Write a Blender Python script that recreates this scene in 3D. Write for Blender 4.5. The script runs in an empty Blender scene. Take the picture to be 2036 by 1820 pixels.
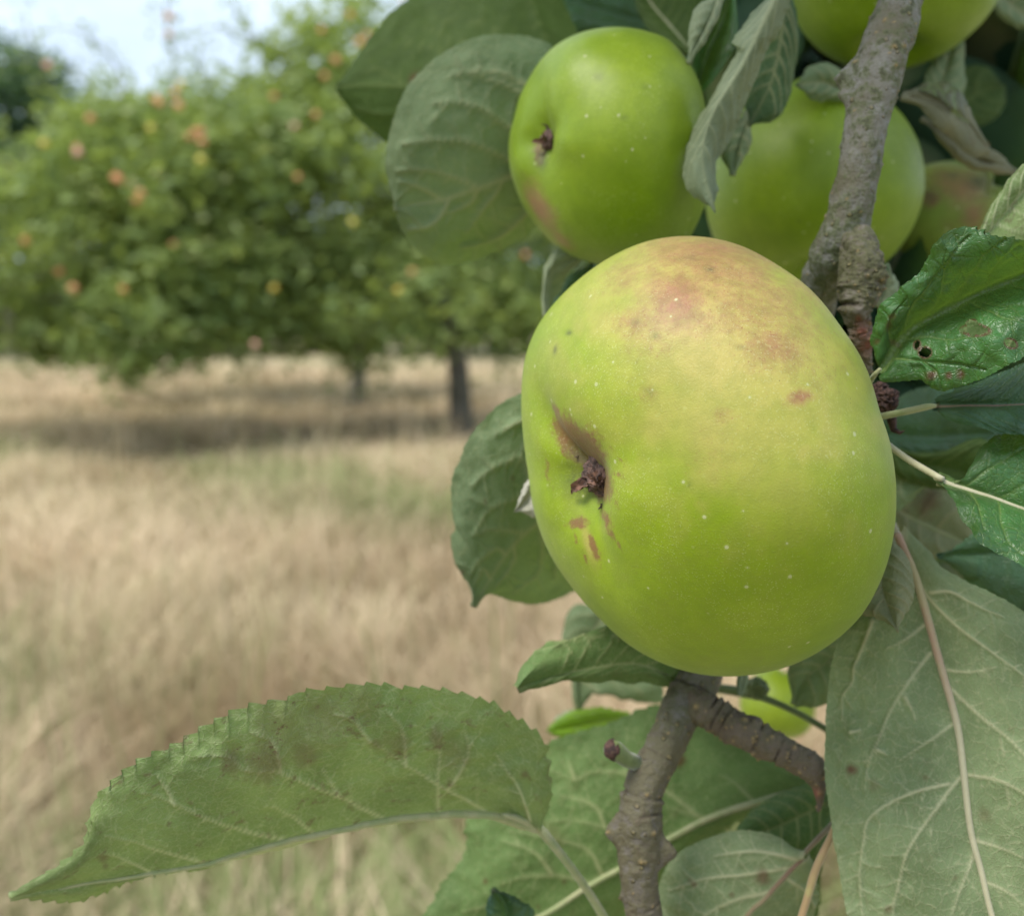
import bpy, math, random
import numpy as np
from mathutils import Vector
R_ = np.random.RandomState(7)
random.seed(7)
S = bpy.context.scene
COL = S.collection

# ------------------------------------------------------------------ camera
CAM = np.array([0.0, 0.0, 1.5]); PITCH = math.radians(7.05)
FPX = 2183.0; CX, CY = 1018.0, 910.0
RT = np.array([1.0, 0, 0]); FW = np.array([0, math.cos(PITCH), -math.sin(PITCH)]); UP = np.array([0, math.sin(PITCH), math.cos(PITCH)])
cd = bpy.data.cameras.new('camera'); cam = bpy.data.objects.new('camera', cd); COL.objects.link(cam)
cam.location = CAM; cam.rotation_euler = (math.pi/2 - PITCH, 0, 0)
cd.sensor_width = 36; cd.lens = 36*FPX/2036; cd.clip_start = 0.01; cd.clip_end = 2000
cd.dof.use_dof = True; cd.dof.focus_distance = 0.205; cd.dof.aperture_fstop = cd.lens/2.7
S.camera = cam
# ------------------------------------------------------------------ light
w = bpy.data.worlds.new('World'); S.world = w; w.use_nodes = True
SUN_EL, SUN_ROT = math.radians(58), math.radians(236)
nt = w.node_tree; bg = nt.nodes['Background']
sky = nt.nodes.new('ShaderNodeTexSky'); sky.sky_type = 'NISHITA'; sky.sun_disc = False
sky.sun_elevation = SUN_EL; sky.sun_rotation = SUN_ROT; sky.air_density = 1.0; sky.dust_density = 4.0; sky.ozone_density = 1.0
# thin bright cloud veil over the blue sky
tc = nt.nodes.new('ShaderNodeTexCoord'); nz = nt.nodes.new('ShaderNodeTexNoise'); nz.inputs['Scale'].default_value = 3.0; nz.inputs['Detail'].default_value = 6
mp = nt.nodes.new('ShaderNodeMapping'); mp.inputs['Scale'].default_value = (1, 1, 3)
rm = nt.nodes.new('ShaderNodeMapRange'); rm.inputs[1].default_value = 0.30; rm.inputs[2].default_value = 0.62; rm.inputs[3].default_value = 0.35; rm.inputs[4].default_value = 0.95
mx = nt.nodes.new('ShaderNodeMix'); mx.data_type = 'RGBA'; mx.inputs[7].default_value = (10.0, 11.9, 14.2, 1)
nt.links.new(tc.outputs['Generated'], mp.inputs[0]); nt.links.new(mp.outputs[0], nz.inputs['Vector']); nt.links.new(nz.outputs[0], rm.inputs[0])
nt.links.new(rm.outputs[0], mx.inputs[0]); nt.links.new(sky.outputs[0], mx.inputs[6]); nt.links.new(mx.outputs[2], bg.inputs['Color'])
bg.inputs['Strength'].default_value = 0.068
sd = bpy.data.lights.new('sun', 'SUN'); sd.energy = 2.5; sd.angle = math.radians(22); sd.color = (1, 0.95, 0.87)
so = bpy.data.objects.new('sun', sd); COL.objects.link(so)
sv = Vector((math.sin(SUN_ROT)*math.cos(SUN_EL), math.cos(SUN_ROT)*math.cos(SUN_EL), math.sin(SUN_EL)))
so.rotation_euler = sv.to_track_quat('Z', 'Y').to_euler()
S.view_settings.view_transform = 'Standard'; S.view_settings.look = 'None'; S.view_settings.gamma = 1; S.view_settings.exposure = 0.76
try: S.render.engine = 'CYCLES'; S.cycles.use_denoising = True
except Exception: pass

# ------------------------------------------------------------------ helpers
def P(x, y, d):
    """point seen at (x, y) of the 2036x1820 picture at depth d metres along the view axis"""
    x = np.asarray(x, float)[..., None]; y = np.asarray(y, float)[..., None]; d = np.asarray(d, float)[..., None]
    return CAM + d*FW + (x-CX)/FPX*d*RT - (y-CY)/FPX*d*UP
def proj(p):
    q = p-CAM; d = q@FW
    return CX+FPX*(q@RT)/d, CY-FPX*(q@UP)/d, d
def tag(o, label=None, cat=None, group=None, kind=None):
    if label: o['label'] = label
    if cat: o['category'] = cat
    if group: o['group'] = group
    if kind: o['kind'] = kind
    return o
def empty(name, loc):
    o = bpy.data.objects.new(name, None); o.empty_display_size = 0.01; COL.objects.link(o); o.location = [float(a) for a in loc]; return o
def mesh_obj(name, verts, faces, mats, parent=None, origin=(0, 0, 0), smooth=True, attrs=None, fmat=None):
    verts = np.asarray(verts, np.float64) - np.asarray(origin, float)
    faces = np.asarray(faces, np.int32)
    me = bpy.data.meshes.new(name)
    k = faces.shape[1]; n = len(faces)
    me.vertices.add(len(verts)); me.vertices.foreach_set('co', verts.ravel())
    me.loops.add(n*k); me.loops.foreach_set('vertex_index', faces.ravel())
    me.polygons.add(n); me.polygons.foreach_set('loop_start', np.arange(0, n*k, k)); me.polygons.foreach_set('loop_total', np.full(n, k))
    if not isinstance(mats, (list, tuple)): mats = [mats]
    for m in mats: me.materials.append(m)
    if fmat is not None: me.polygons.foreach_set('material_index', fmat)
    me.update(calc_edges=True)
    me.polygons.foreach_set('use_smooth', np.full(n, smooth))
    for an, (dom, arr) in (attrs or {}).items():
        arr = np.asarray(arr, float)
        if arr.ndim == 1:
            a = me.attributes.new(an, 'FLOAT', dom); a.data.foreach_set('value', arr)
        else:
            a = me.attributes.new(an, 'FLOAT_VECTOR', dom); a.data.foreach_set('vector', arr.ravel())
    o = bpy.data.objects.new(name, me); COL.objects.link(o)
    if parent is not None: o.parent = parent
    else: o.location = [float(a) for a in origin]
    return o
def cr(pts, n, by_arc=True):
    """Catmull-Rom resample of an (m,k) list to n points, arc length measured on the first two columns"""
    p = np.asarray(pts, float); m = len(p)
    q = np.vstack([2*p[0]-p[1], p, 2*p[-1]-p[-2]])
    out = []
    for i in range(m-1):
        t = np.linspace(0, 1, 12, endpoint=False)[:, None]; a, b, c, d = q[i], q[i+1], q[i+2], q[i+3]
        out.append(0.5*((2*b)+(-a+c)*t+(2*a-5*b+4*c-d)*t*t+(-a+3*b-3*c+d)*t**3))
    out = np.vstack(out+[p[-1:]])
    s = np.r_[0, np.cumsum(np.linalg.norm(np.diff(out[:, :2 if p.shape[1] < 4 or True else 3], axis=0), axis=1)+1e-9)]
    u = np.linspace(0, s[-1], n)
    return np.stack([np.interp(u, s, out[:, k]) for k in range(p.shape[1])], 1)
def grid_faces(nr, nc, wrap=False):
    r = np.arange(nr-1)[:, None]; c = np.arange(nc if wrap else nc-1)[None, :]
    c2 = (c+1) % nc
    f = np.stack([r*nc+c+0*c2, r*nc+c2, (r+1)*nc+c2, (r+1)*nc+c+0*c2], -1)
    return f.reshape(-1, 4)
# cheap smooth value noise, vectorised
_T = R_.rand(64, 64, 64)
def vnoise(p):
    p = np.asarray(p, float); i = np.floor(p).astype(int); f = p-i; f = f*f*(3-2*f); i &= 63; j = (i+1) & 63
    def T(a, b, c): return _T[a, b, c]
    x0, y0, z0 = i.T; x1, y1, z1 = j.T; fx, fy, fz = f.T
    a = T(x0, y0, z0)*(1-fx)+T(x1, y0, z0)*fx; b = T(x0, y1, z0)*(1-fx)+T(x1, y1, z0)*fx
    c = T(x0, y0, z1)*(1-fx)+T(x1, y0, z1)*fx; d = T(x0, y1, z1)*(1-fx)+T(x1, y1, z1)*fx
    return ((a*(1-fy)+b*fy)*(1-fz)+(c*(1-fy)+d*fy)*fz)*2-1
def fbm(p, o=4):
    s = 0; a = 1.0; p = np.asarray(p, float)
    for k in range(o): s = s+a*vnoise(p+17.3*k); p = p*2.03; a *= 0.5
    return s
def tube_data(c, r, seg=12, jit=0.0, jscale=1.0, cap=True):
    c = np.asarray(c, float); r = np.asarray(r, float)*np.ones(len(c)); n = len(c)
    t = np.gradient(c, axis=0); t /= np.linalg.norm(t, axis=1)[:, None]+1e-12
    a = np.array([0.3, 0.9, 0.2]); u = np.cross(t[0], a); u /= np.linalg.norm(u); U = [u]
    for i in range(1, n):
        u = U[-1]-t[i]*(U[-1]@t[i]); u /= np.linalg.norm(u); U.append(u)
    U = np.array(U); V = np.cross(t, U)
    an = np.linspace(0, 2*math.pi, seg, endpoint=False)
    d = U[:, None, :]*np.cos(an)[None, :, None]+V[:, None, :]*np.sin(an)[None, :, None]
    rr = r[:, None]*np.ones(seg)[None, :]
    if jit:
        q = (c[:, None, :]+d*r[:, None, None])*jscale
        rr = rr*(1+jit*fbm(q.reshape(-1, 3), 3).reshape(n, seg))
    v = (c[:, None, :]+d*rr[..., None]).reshape(-1, 3)
    f = grid_faces(n, seg, True)
    if cap:
        v = np.vstack([v, c[0]-t[0]*r[0]*0.3, c[-1]+t[-1]*r[-1]*0.3]); k = len(v)
        i = np.arange(seg); j = (i+1) % seg
        f = np.vstack([f, np.stack([j, i, np.full(seg, k-2), np.full(seg, k-2)], 1), np.stack([(n-1)*seg+i, (n-1)*seg+j, np.full(seg, k-1), np.full(seg, k-1)], 1)])
    return v, f
def fix_tris(f): return f
def merge(parts):
    V = []; F = []; o = 0
    for v, f in parts: V.append(v); F.append(np.asarray(f)+o); o += len(v)
    return np.vstack(V), np.vstack(F)
def tube(name, c, r, mat, parent=None, origin=(0, 0, 0), seg=12, jit=0, jscale=1):
    v, f = tube_data(c, r, seg, jit, jscale, cap=False)
    m = len(v); v = np.vstack([v, c[:1], c[-1:]]); i = np.arange(0, seg, 2); j = (i+1) % seg; k = (i+2) % seg; b0 = (len(c)-1)*seg
    f = np.vstack([f, np.stack([k, j, i, np.full(len(i), m)], 1), np.stack([b0+i, b0+j, b0+k, np.full(len(i), m+1)], 1)])
    return mesh_obj(name, v, f, mat, parent, origin, attrs={'along': ('POINT', np.r_[np.repeat(np.linspace(0, 1, len(c)), seg), 0, 1])})

# ------------------------------------------------------------------ materials
class NB:
    def __init__(s, name):
        s.m = bpy.data.materials.new(name); s.m.use_nodes = True; s.t = s.m.node_tree; s.t.nodes.clear()
        s.out = s.t.nodes.new('ShaderNodeOutputMaterial')
    def n(s, typ, **kw):
        x = s.t.nodes.new(typ)
        for k, v in kw.items(): setattr(x, k, v)
        return x
    def put(s, sock, v):
        if v is None: return
        if hasattr(v, 'is_linked') or hasattr(v, 'links'): s.t.links.new(v, sock)
        else:
            if isinstance(v, (tuple, list)) and len(v) == 3 and sock.type == 'RGBA': v = (*v, 1)
            sock.default_value = v
    def math(s, op, a, b=None, c=None, clamp=False):
        x = s.n('ShaderNodeMath', operation=op, use_clamp=clamp); s.put(x.inputs[0], a); s.put(x.inputs[1], b)
        if c is not None: s.put(x.inputs[2], c)
        return x.outputs[0]
    def mix(s, f, a, b, mode='MIX'):
        x = s.n('ShaderNodeMix', data_type='RGBA', blend_type=mode); s.put(x.inputs[0], f); s.put(x.inputs[6], a); s.put(x.inputs[7], b); return x.outputs[2]
    def rng(s, v, a, b, c=0.0, d=1.0, smooth=True):
        x = s.n('ShaderNodeMapRange'); x.interpolation_type = 'SMOOTHSTEP' if smooth else 'LINEAR'
        for i, q in enumerate((v, a, b, c, d)): s.put(x.inputs[i], q)
        return x.outputs[0]
    def noise(s, vec, scale, detail=3, rough=0.55, dist=0):
        x = s.n('ShaderNodeTexNoise'); s.put(x.inputs['Vector'], vec); x.inputs['Scale'].default_value = scale; x.inputs['Detail'].default_value = detail
        x.inputs['Roughness'].default_value = rough; x.inputs['Distortion'].default_value = dist; return x.outputs[0]
    def vor(s, vec, scale, feat='F1', out='Distance', rnd=1.0):
        x = s.n('ShaderNodeTexVoronoi', feature=feat); s.put(x.inputs['Vector'], vec); x.inputs['Scale'].default_value = scale; x.inputs['Randomness'].default_value = rnd; return x.outputs[out]
    def attr(s, name, out='Fac'):
        return s.n('ShaderNodeAttribute', attribute_name=name).outputs[out]
    def coord(s, which='Object'): return s.n('ShaderNodeTexCoord').outputs[which]
    def bump(s, h, strength=0.5, dist=0.001, normal=None):
        x = s.n('ShaderNodeBump'); x.inputs['Strength'].default_value = strength; x.inputs['Distance'].default_value = dist; s.put(x.inputs['Height'], h)
        if normal is not None: s.put(x.inputs['Normal'], normal)
        return x.outputs[0]
    def bsdf(s, **kw):
        x = s.n('ShaderNodeBsdfPrincipled')
        for k, v in kw.items(): s.put(x.inputs[k.replace('_', ' ')], v)
        return x.outputs[0]
    def done(s, sh): s.t.links.new(sh, s.out.inputs['Surface']); return s.m

def leaf_material(name, top, under, trans=(0.20, 0.34, 0.03), tamt=0.22, vein_u=(0.34, 0.34, 0.17), vein_t=(0.16, 0.24, 0.06), rough_t=0.36, rough_u=0.62, spotc=(0.11, 0.045, 0.025), blotch=0.0, dots=0.3):
    b = NB(name); uv = b.attr('leafmm', 'Vector'); vein = b.attr('vein'); spot = b.attr('spot')
    back = b.n('ShaderNodeNewGeometry').outputs['Backfacing']
    wob = b.n('ShaderNodeVectorMath', operation='ADD'); ns = b.n('ShaderNodeTexNoise'); b.put(ns.inputs['Vector'], uv); ns.inputs['Scale'].default_value = 0.35
    sc = b.n('ShaderNodeVectorMath', operation='SCALE'); b.put(sc.inputs[0], ns.outputs['Color']); sc.inputs['Scale'].default_value = 2.2
    b.put(wob.inputs[0], uv); b.put(wob.inputs[1], sc.outputs[0]); q = wob.outputs[0]
    e1 = b.vor(q, 0.28, 'DISTANCE_TO_EDGE'); e2 = b.vor(q, 0.85, 'DISTANCE_TO_EDGE')
    n1 = b.rng(e1, 0.0, 0.06, 1, 0); n2 = b.rng(e2, 0.0, 0.09, 1, 0)
    big = b.noise(uv, 0.07, 4); mid = b.noise(uv, 0.5, 4); fine = b.noise(uv, 4.0, 3)
    net = b.math('ADD', b.math('MULTIPLY', n1, 0.45), b.math('MULTIPLY', n2, 0.55), clamp=True)
    # upper side
    t2 = tuple(c*1.55 for c in top); t0 = tuple(c*0.62 for c in top)
    ct = b.mix(b.rng(big, 0.3, 0.7), t0, t2); ct = b.mix(b.math('MULTIPLY', b.rng(mid, 0.35, 0.7), 0.35), ct, (top[0]*0.55, top[1]*0.6, top[2]*0.6))
    ct = b.mix(b.math('MULTIPLY', net, 0.30), ct, vein_t); ct = b.mix(b.math('MULTIPLY', vein, 0.75), ct, vein_t)
    # lower side
    u2 = tuple(c*1.22 for c in under); u0 = (under[0]*0.78, under[1]*0.82, under[2]*0.8)
    cu = b.mix(b.rng(big, 0.3, 0.7), u0, u2); cu = b.mix(b.math('MULTIPLY', b.rng(fine, 0.3, 0.7), 0.25), cu, (under[0]*0.6, under[1]*0.64, under[2]*0.6))
    cu = b.mix(b.math('MULTIPLY', net, 0.36), cu, vein_u); cu = b.mix(b.math('MULTIPLY', vein, 0.85), cu, vein_u)
    col = b.mix(back, ct, cu)
    # pale insect dots and brown spots
    d = b.vor(uv, 0.45); dn = b.noise(uv, 0.12, 2)
    dot = b.math('MULTIPLY', b.rng(d, 0.10, 0.20, 1, 0), b.rng(dn, 0.60, 0.70, 0, dots)); col = b.mix(dot, col, (0.30, 0.33, 0.16))
    sp = b.math('MULTIPLY', b.math('ADD', spot, b.math('MULTIPLY', b.rng(b.math('ADD', b.noise(uv, 0.22, 5, 0.7), b.math('MULTIPLY', fine, 0.12)), 0.63, 0.74), blotch)), b.rng(fine, 0.2, 0.55, 0.55, 1.0), clamp=True)
    col = b.mix(sp, col, spotc)
    h = b.math('ADD', b.math('MULTIPLY', net, -0.55), b.math('MULTIPLY', fine, 0.25)); h = b.math('ADD', h, b.math('MULTIPLY', mid, 0.5))
    nrm = b.bump(h, 0.8, 0.00032)
    rough = b.math('ADD', b.math('MULTIPLY', back, rough_u-rough_t), b.math('ADD', rough_t-0.06, b.math('MULTIPLY', mid, 0.14)))
    pr = b.bsdf(Base_Color=col, Roughness=rough, Normal=nrm, Specular_IOR_Level=b.math('ADD', 0.5, b.math('MULTIPLY', back, -0.30)))
    tr = b.n('ShaderNodeBsdfTranslucent'); b.put(tr.inputs[0], b.mix(sp, b.mix(b.math('MULTIPLY', vein, 0.6), trans, (trans[0]*0.5, trans[1]*0.5, trans[2]*0.4)), spotc)); b.put(tr.inputs['Normal'], nrm)
    ms = b.n('ShaderNodeMixShader'); ms.inputs[0].default_value = tamt; b.t.links.new(pr, ms.inputs[1]); b.t.links.new(tr.outputs[0], ms.inputs[2])
    return b.done(ms.outputs[0])

M = {}
M['leaf_dark'] = leaf_material('leaf_glossy', (0.036, 0.112, 0.030), (0.13, 0.19, 0.07), rough_t=0.30)
M['leaf_grey'] = leaf_material('leaf_grey_underside', (0.03, 0.085, 0.03), (0.165, 0.220, 0.118), vein_u=(0.36, 0.36, 0.20), tamt=0.16)
M['leaf_pale'] = leaf_material('leaf_pale_underside', (0.03, 0.08, 0.03), (0.22, 0.26, 0.16), vein_u=(0.33, 0.36, 0.22), tamt=0.12)
M['leaf_under'] = leaf_material('leaf_underside', (0.03, 0.09, 0.03), (0.185, 0.235, 0.120), vein_u=(0.52, 0.50, 0.32), blotch=0.12, tamt=0.14)
M['leaf_mid'] = leaf_material('leaf_mid_underside', (0.03, 0.09, 0.03), (0.105, 0.170, 0.055), vein_u=(0.36, 0.38, 0.19), blotch=0.15, tamt=0.14)
M['leaf_bright'] = leaf_material('leaf_bright_underside', (0.06, 0.15, 0.02), (0.195, 0.265, 0.095), vein_u=(0.54, 0.56, 0.34), blotch=0.6, spotc=(0.13, 0.085, 0.05), tamt=0.10)
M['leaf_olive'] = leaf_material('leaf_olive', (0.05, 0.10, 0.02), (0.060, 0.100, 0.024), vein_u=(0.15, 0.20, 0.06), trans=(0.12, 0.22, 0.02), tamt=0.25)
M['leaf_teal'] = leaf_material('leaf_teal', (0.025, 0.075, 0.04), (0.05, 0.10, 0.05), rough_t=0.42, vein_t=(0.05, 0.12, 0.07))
M['leaf_lime'] = leaf_material('leaf_lime', (0.16, 0.30, 0.02), (0.20, 0.34, 0.03), trans=(0.35, 0.55, 0.03), tamt=0.45)
M['leaf_dry'] = leaf_material('leaf_dry', (0.11, 0.11, 0.055), (0.17, 0.165, 0.095), vein_u=(0.22, 0.21, 0.13), trans=(0.3, 0.25, 0.1), tamt=0.1, blotch=0.5)
M['leaf_wool'] = leaf_material('leaf_woolly', (0.15, 0.17, 0.09), (0.20, 0.21, 0.12), vein_u=(0.33, 0.30, 0.18), tamt=0.1, blotch=0.35, spotc=(0.13, 0.09, 0.05))
M['leaf_white'] = leaf_material('leaf_whitish', (0.38, 0.37, 0.30), (0.42, 0.40, 0.33), vein_u=(0.5, 0.48, 0.4), tamt=0.1)

def stalk_material(name, c1, c2, scale=300, c3=None, at=(0.15, 0.4)):
    b = NB(name); o = b.coord(); n = b.noise(o, scale, 4); n2 = b.noise(o, scale*5, 2)
    col = b.mix(b.rng(n, 0.38, 0.62), c1, c2)
    if c3: col = b.mix(b.rng(b.attr('along'), at[0], at[1]), col, c3)
    col = b.mix(b.math('MULTIPLY', n2, 0.3), col, (c1[0]*0.5, c1[1]*0.5, c1[2]*0.5))
    return b.done(b.bsdf(Base_Color=col, Roughness=0.6, Sheen_Weight=0.3, Subsurface_Weight=0.0, Normal=b.bump(n2, 0.5, 0.0002)))
M['stalk'] = stalk_material('petiole_green', (0.25, 0.29, 0.12), (0.33, 0.33, 0.17))
M['stalk_pink'] = stalk_material('petiole_pink', (0.33, 0.31, 0.17), (0.36, 0.21, 0.15), 90)
M['midrib_pink'] = stalk_material('midrib_pink_to_pale', (0.36, 0.32, 0.18), (0.38, 0.23, 0.17), 90, (0.46, 0.43, 0.28), (0.2, 0.45))
M['stalk_pale'] = stalk_material('midrib_pale', (0.40, 0.38, 0.23), (0.48, 0.45, 0.30), 200)
M['stalk_yellow'] = stalk_material('petiole_yellow', (0.36, 0.36, 0.12), (0.33, 0.21, 0.10), 80)
M['stalk_brown'] = stalk_material('petiole_brown', (0.20, 0.16, 0.08), (0.17, 0.10, 0.06), 120)

def bark_material(name, base, dark, green, pale, sc=1.0):
    b = NB(name); o = b.coord(); n = b.noise(o, 90*sc, 5, 0.6); n2 = b.noise(o, 420*sc, 4, 0.65); n3 = b.noise(o, 30*sc, 3); n4 = b.noise(o, 1500*sc, 3)
    low = b.attr('low'); ring = b.attr('ring'); nod = b.attr('nod'); red = b.attr('red')
    col = b.mix(b.rng(n, 0.35, 0.65), base, pale); col = b.mix(b.rng(b.math('ADD', n2, b.math('MULTIPLY', n3, 0.5)), 0.66, 0.86, 0, 0.85), col, green)
    col = b.mix(b.rng(n2, 0.56, 0.66, 0, 0.6), col, dark)
    col = b.mix(b.rng(n4, 0.60, 0.72, 0, 0.55), col, dark)
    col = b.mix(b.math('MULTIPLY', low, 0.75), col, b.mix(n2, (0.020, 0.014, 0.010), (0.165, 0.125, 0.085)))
    lv = b.vor(o, 330*sc); lm = b.rng(lv, 0.12, 0.22, 1, 0); lmask = b.math('MULTIPLY', lm, b.rng(n3, 0.35, 0.5)); col = b.mix(b.math('MULTIPLY', lmask, 0.35), col, (0.30, 0.24, 0.10))
    col = b.mix(b.math('MULTIPLY', ring, b.rng(n2, 0.35, 0.6, 0.35, 0.95)), col, (0.05, 0.035, 0.022))
    col = b.mix(nod, col, (0.34, 0.24, 0.10)); col = b.mix(b.math('MULTIPLY', red, b.rng(n2, 0.3, 0.65, 0.3, 1)), col, (0.24, 0.085, 0.06))
    h = b.math('ADD', b.math('MULTIPLY', n2, 0.8), b.math('MULTIPLY', n4, 0.35)); h = b.math('ADD', h, b.math('MULTIPLY', lmask, 0.8))
    return b.done(b.bsdf(Base_Color=col, Roughness=0.72, Specular_IOR_Level=0.35, Normal=b.bump(h, 1.0, 0.0009/sc)))
M['bark'] = bark_material('bark_grey', (0.118, 0.106, 0.068), (0.040, 0.036, 0.024), (0.090, 0.105, 0.038), (0.20, 0.195, 0.175))
M['bark_brown'] = bark_material('bark_brown', (0.10, 0.075, 0.048), (0.028, 0.018, 0.012), (0.10, 0.10, 0.045), (0.18, 0.145, 0.105))
M['bark_spur'] = bark_material('bark_spur', (0.095, 0.078, 0.052), (0.022, 0.016, 0.011), (0.095, 0.095, 0.038), (0.19, 0.165, 0.13))

def apple_material(name, green, green2, yellow, blush, rough=0.42, blushamt=1.0, bloom=0.35):
    b = NB(name); o = b.coord(); bl = b.attr('blush'); ru = b.attr('russet'); ye = b.attr('yellow'); dk = b.attr('dark')
    n = b.noise(o, 28, 4); nf = b.noise(o, 700, 4, 0.7); nm = b.noise(o, 130, 5, 0.65); nxf = b.noise(o, 2600, 2)
    col = b.mix(b.rng(n, 0.3, 0.7), green, green2)
    ym = b.math('ADD', ye, b.math('MULTIPLY', b.math('SUBTRACT', nm, 0.5), 0.5), clamp=True); col = b.mix(b.math('MULTIPLY', ym, 0.9), col, yellow)
    bm = b.math('ADD', bl, b.math('ADD', b.math('MULTIPLY', b.math('SUBTRACT', nm, 0.5), 0.8), b.math('MULTIPLY', b.math('SUBTRACT', nf, 0.5), 0.8)))
    bm = b.math('MULTIPLY', b.rng(bm, 0.05, 1.05), b.rng(bl, 0.0, 0.25)); col = b.mix(b.math('MULTIPLY', bm, blushamt), col, blush)
    rr = b.math('MULTIPLY', b.rng(b.math('ADD', ru, b.math('MULTIPLY', b.math('SUBTRACT', nf, 0.5), 1.1)), 0.35, 0.8), b.rng(ru, 0.02, 0.3)); col = b.mix(b.math('MULTIPLY', rr, 0.85), col, (0.20, 0.075, 0.04))
    col = b.mix(b.math('MULTIPLY', dk, b.rng(nf, 0.3, 0.6, 0.5, 1)), col, (0.055, 0.055, 0.025))
    # red pin-pricks where blushed, pale lenticels, dark specks, short down
    v2 = b.vor(o, 1050); red = b.math('MULTIPLY', b.rng(v2, 0.10, 0.26, 1, 0), b.rng(bl, 0.02, 0.5, 0.10, 0.55)); col = b.mix(red, col, (0.26, 0.10, 0.045))
    v1 = b.n('ShaderNodeTexVoronoi'); b.put(v1.inputs['Vector'], o); v1.inputs['Scale'].default_value = 260; sepc = b.n('ShaderNodeSeparateColor'); b.t.links.new(v1.outputs['Color'], sepc.inputs[0])
    size = b.math('MULTIPLY', b.rng(sepc.outputs[0], 0.1, 1.0, 0.0, 0.115, False), 1.0); lent = b.math('LESS_THAN', v1.outputs['Distance'], size)
    lentring = b.rng(b.math('SUBTRACT', v1.outputs['Distance'], size), 0.0, 0.10, 0.25, 0)
    col = b.mix(lentring, col, (0.42, 0.46, 0.16)); col = b.mix(b.math('MULTIPLY', lent, 0.55), col, (0.56, 0.56, 0.34))
    v3 = b.vor(o, 420); dsp = b.math('MULTIPLY', b.rng(v3, 0.03, 0.07, 1, 0), b.rng(n, 0.45, 0.6)); col = b.mix(b.math('MULTIPLY', dsp, 0.8), col, (0.10, 0.09, 0.03))
    mot = b.rng(b.noise(o, 260, 4, 0.7), 0.35, 0.65); col = b.mix(b.math('MULTIPLY', mot, 0.26), col, (green[0]*0.62, green[1]*0.68, green[2])); fz = b.math('MULTIPLY', b.rng(nxf, 0.56, 0.70, 0, 0.20), b.rng(b.noise(o, 60, 4), 0.38, 0.62, 0.15, 1.0)); col = b.mix(fz, col, (0.62, 0.66, 0.36))
    h = b.math('ADD', b.math('MULTIPLY', nxf, 0.5), b.math('ADD', b.math('MULTIPLY', nf, 0.35), b.math('MULTIPLY', lent, 0.5)))
    nrm = b.bump(h, 0.6, 0.00022)
    rg = b.math('ADD', rough, b.math('MULTIPLY', b.math('SUBTRACT', nm, 0.5), 0.12))
    return b.done(b.bsdf(Base_Color=col, Roughness=rg, Normal=nrm, Specular_IOR_Level=0.34, Sheen_Weight=bloom, Sheen_Roughness=0.45, Sheen_Tint=(0.93, 0.95, 1.0, 1),
                         Subsurface_Weight=0.12, Subsurface_Radius=(1.0, 0.9, 0.2), Subsurface_Scale=0.0035))
M['apple_main'] = apple_material('apple_skin_blushed', (0.190, 0.275, 0.003), (0.245, 0.335, 0.008), (0.45, 0.355, 0.110), (0.29, 0.115, 0.070), rough=0.50, bloom=0.07)
M['apple_green'] = apple_material('apple_skin_green', (0.155, 0.245, 0.004), (0.20, 0.295, 0.008), (0.27, 0.35, 0.02), (0.30, 0.15, 0.08), rough=0.42, bloom=0.06)
M['apple_russet'] = apple_material('apple_skin_russet', (0.13, 0.20, 0.015), (0.18, 0.25, 0.03), (0.30, 0.33, 0.04), (0.21, 0.125, 0.045), rough=0.75, bloom=0.1)
def brown_material(name, c1, c2, sc=900):
    b = NB(name); o = b.coord(); n = b.noise(o, sc, 4, 0.7); col = b.mix(b.rng(n, 0.35, 0.65), c1, c2)
    return b.done(b.bsdf(Base_Color=col, Roughness=0.8, Normal=b.bump(n, 0.9, 0.0005)))
M['calyx'] = brown_material('calyx_brown', (0.035, 0.022, 0.018), (0.15, 0.085, 0.065))
M['sepal'] = brown_material('sepal_rust', (0.05, 0.028, 0.020), (0.19, 0.095, 0.06), 700)
M['withered'] = brown_material('withered_brown', (0.022, 0.010, 0.009), (0.085, 0.04, 0.03), 700)
M['bud_green'] = stalk_material('bud_green', (0.09, 0.13, 0.03), (0.13, 0.17, 0.05))

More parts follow.
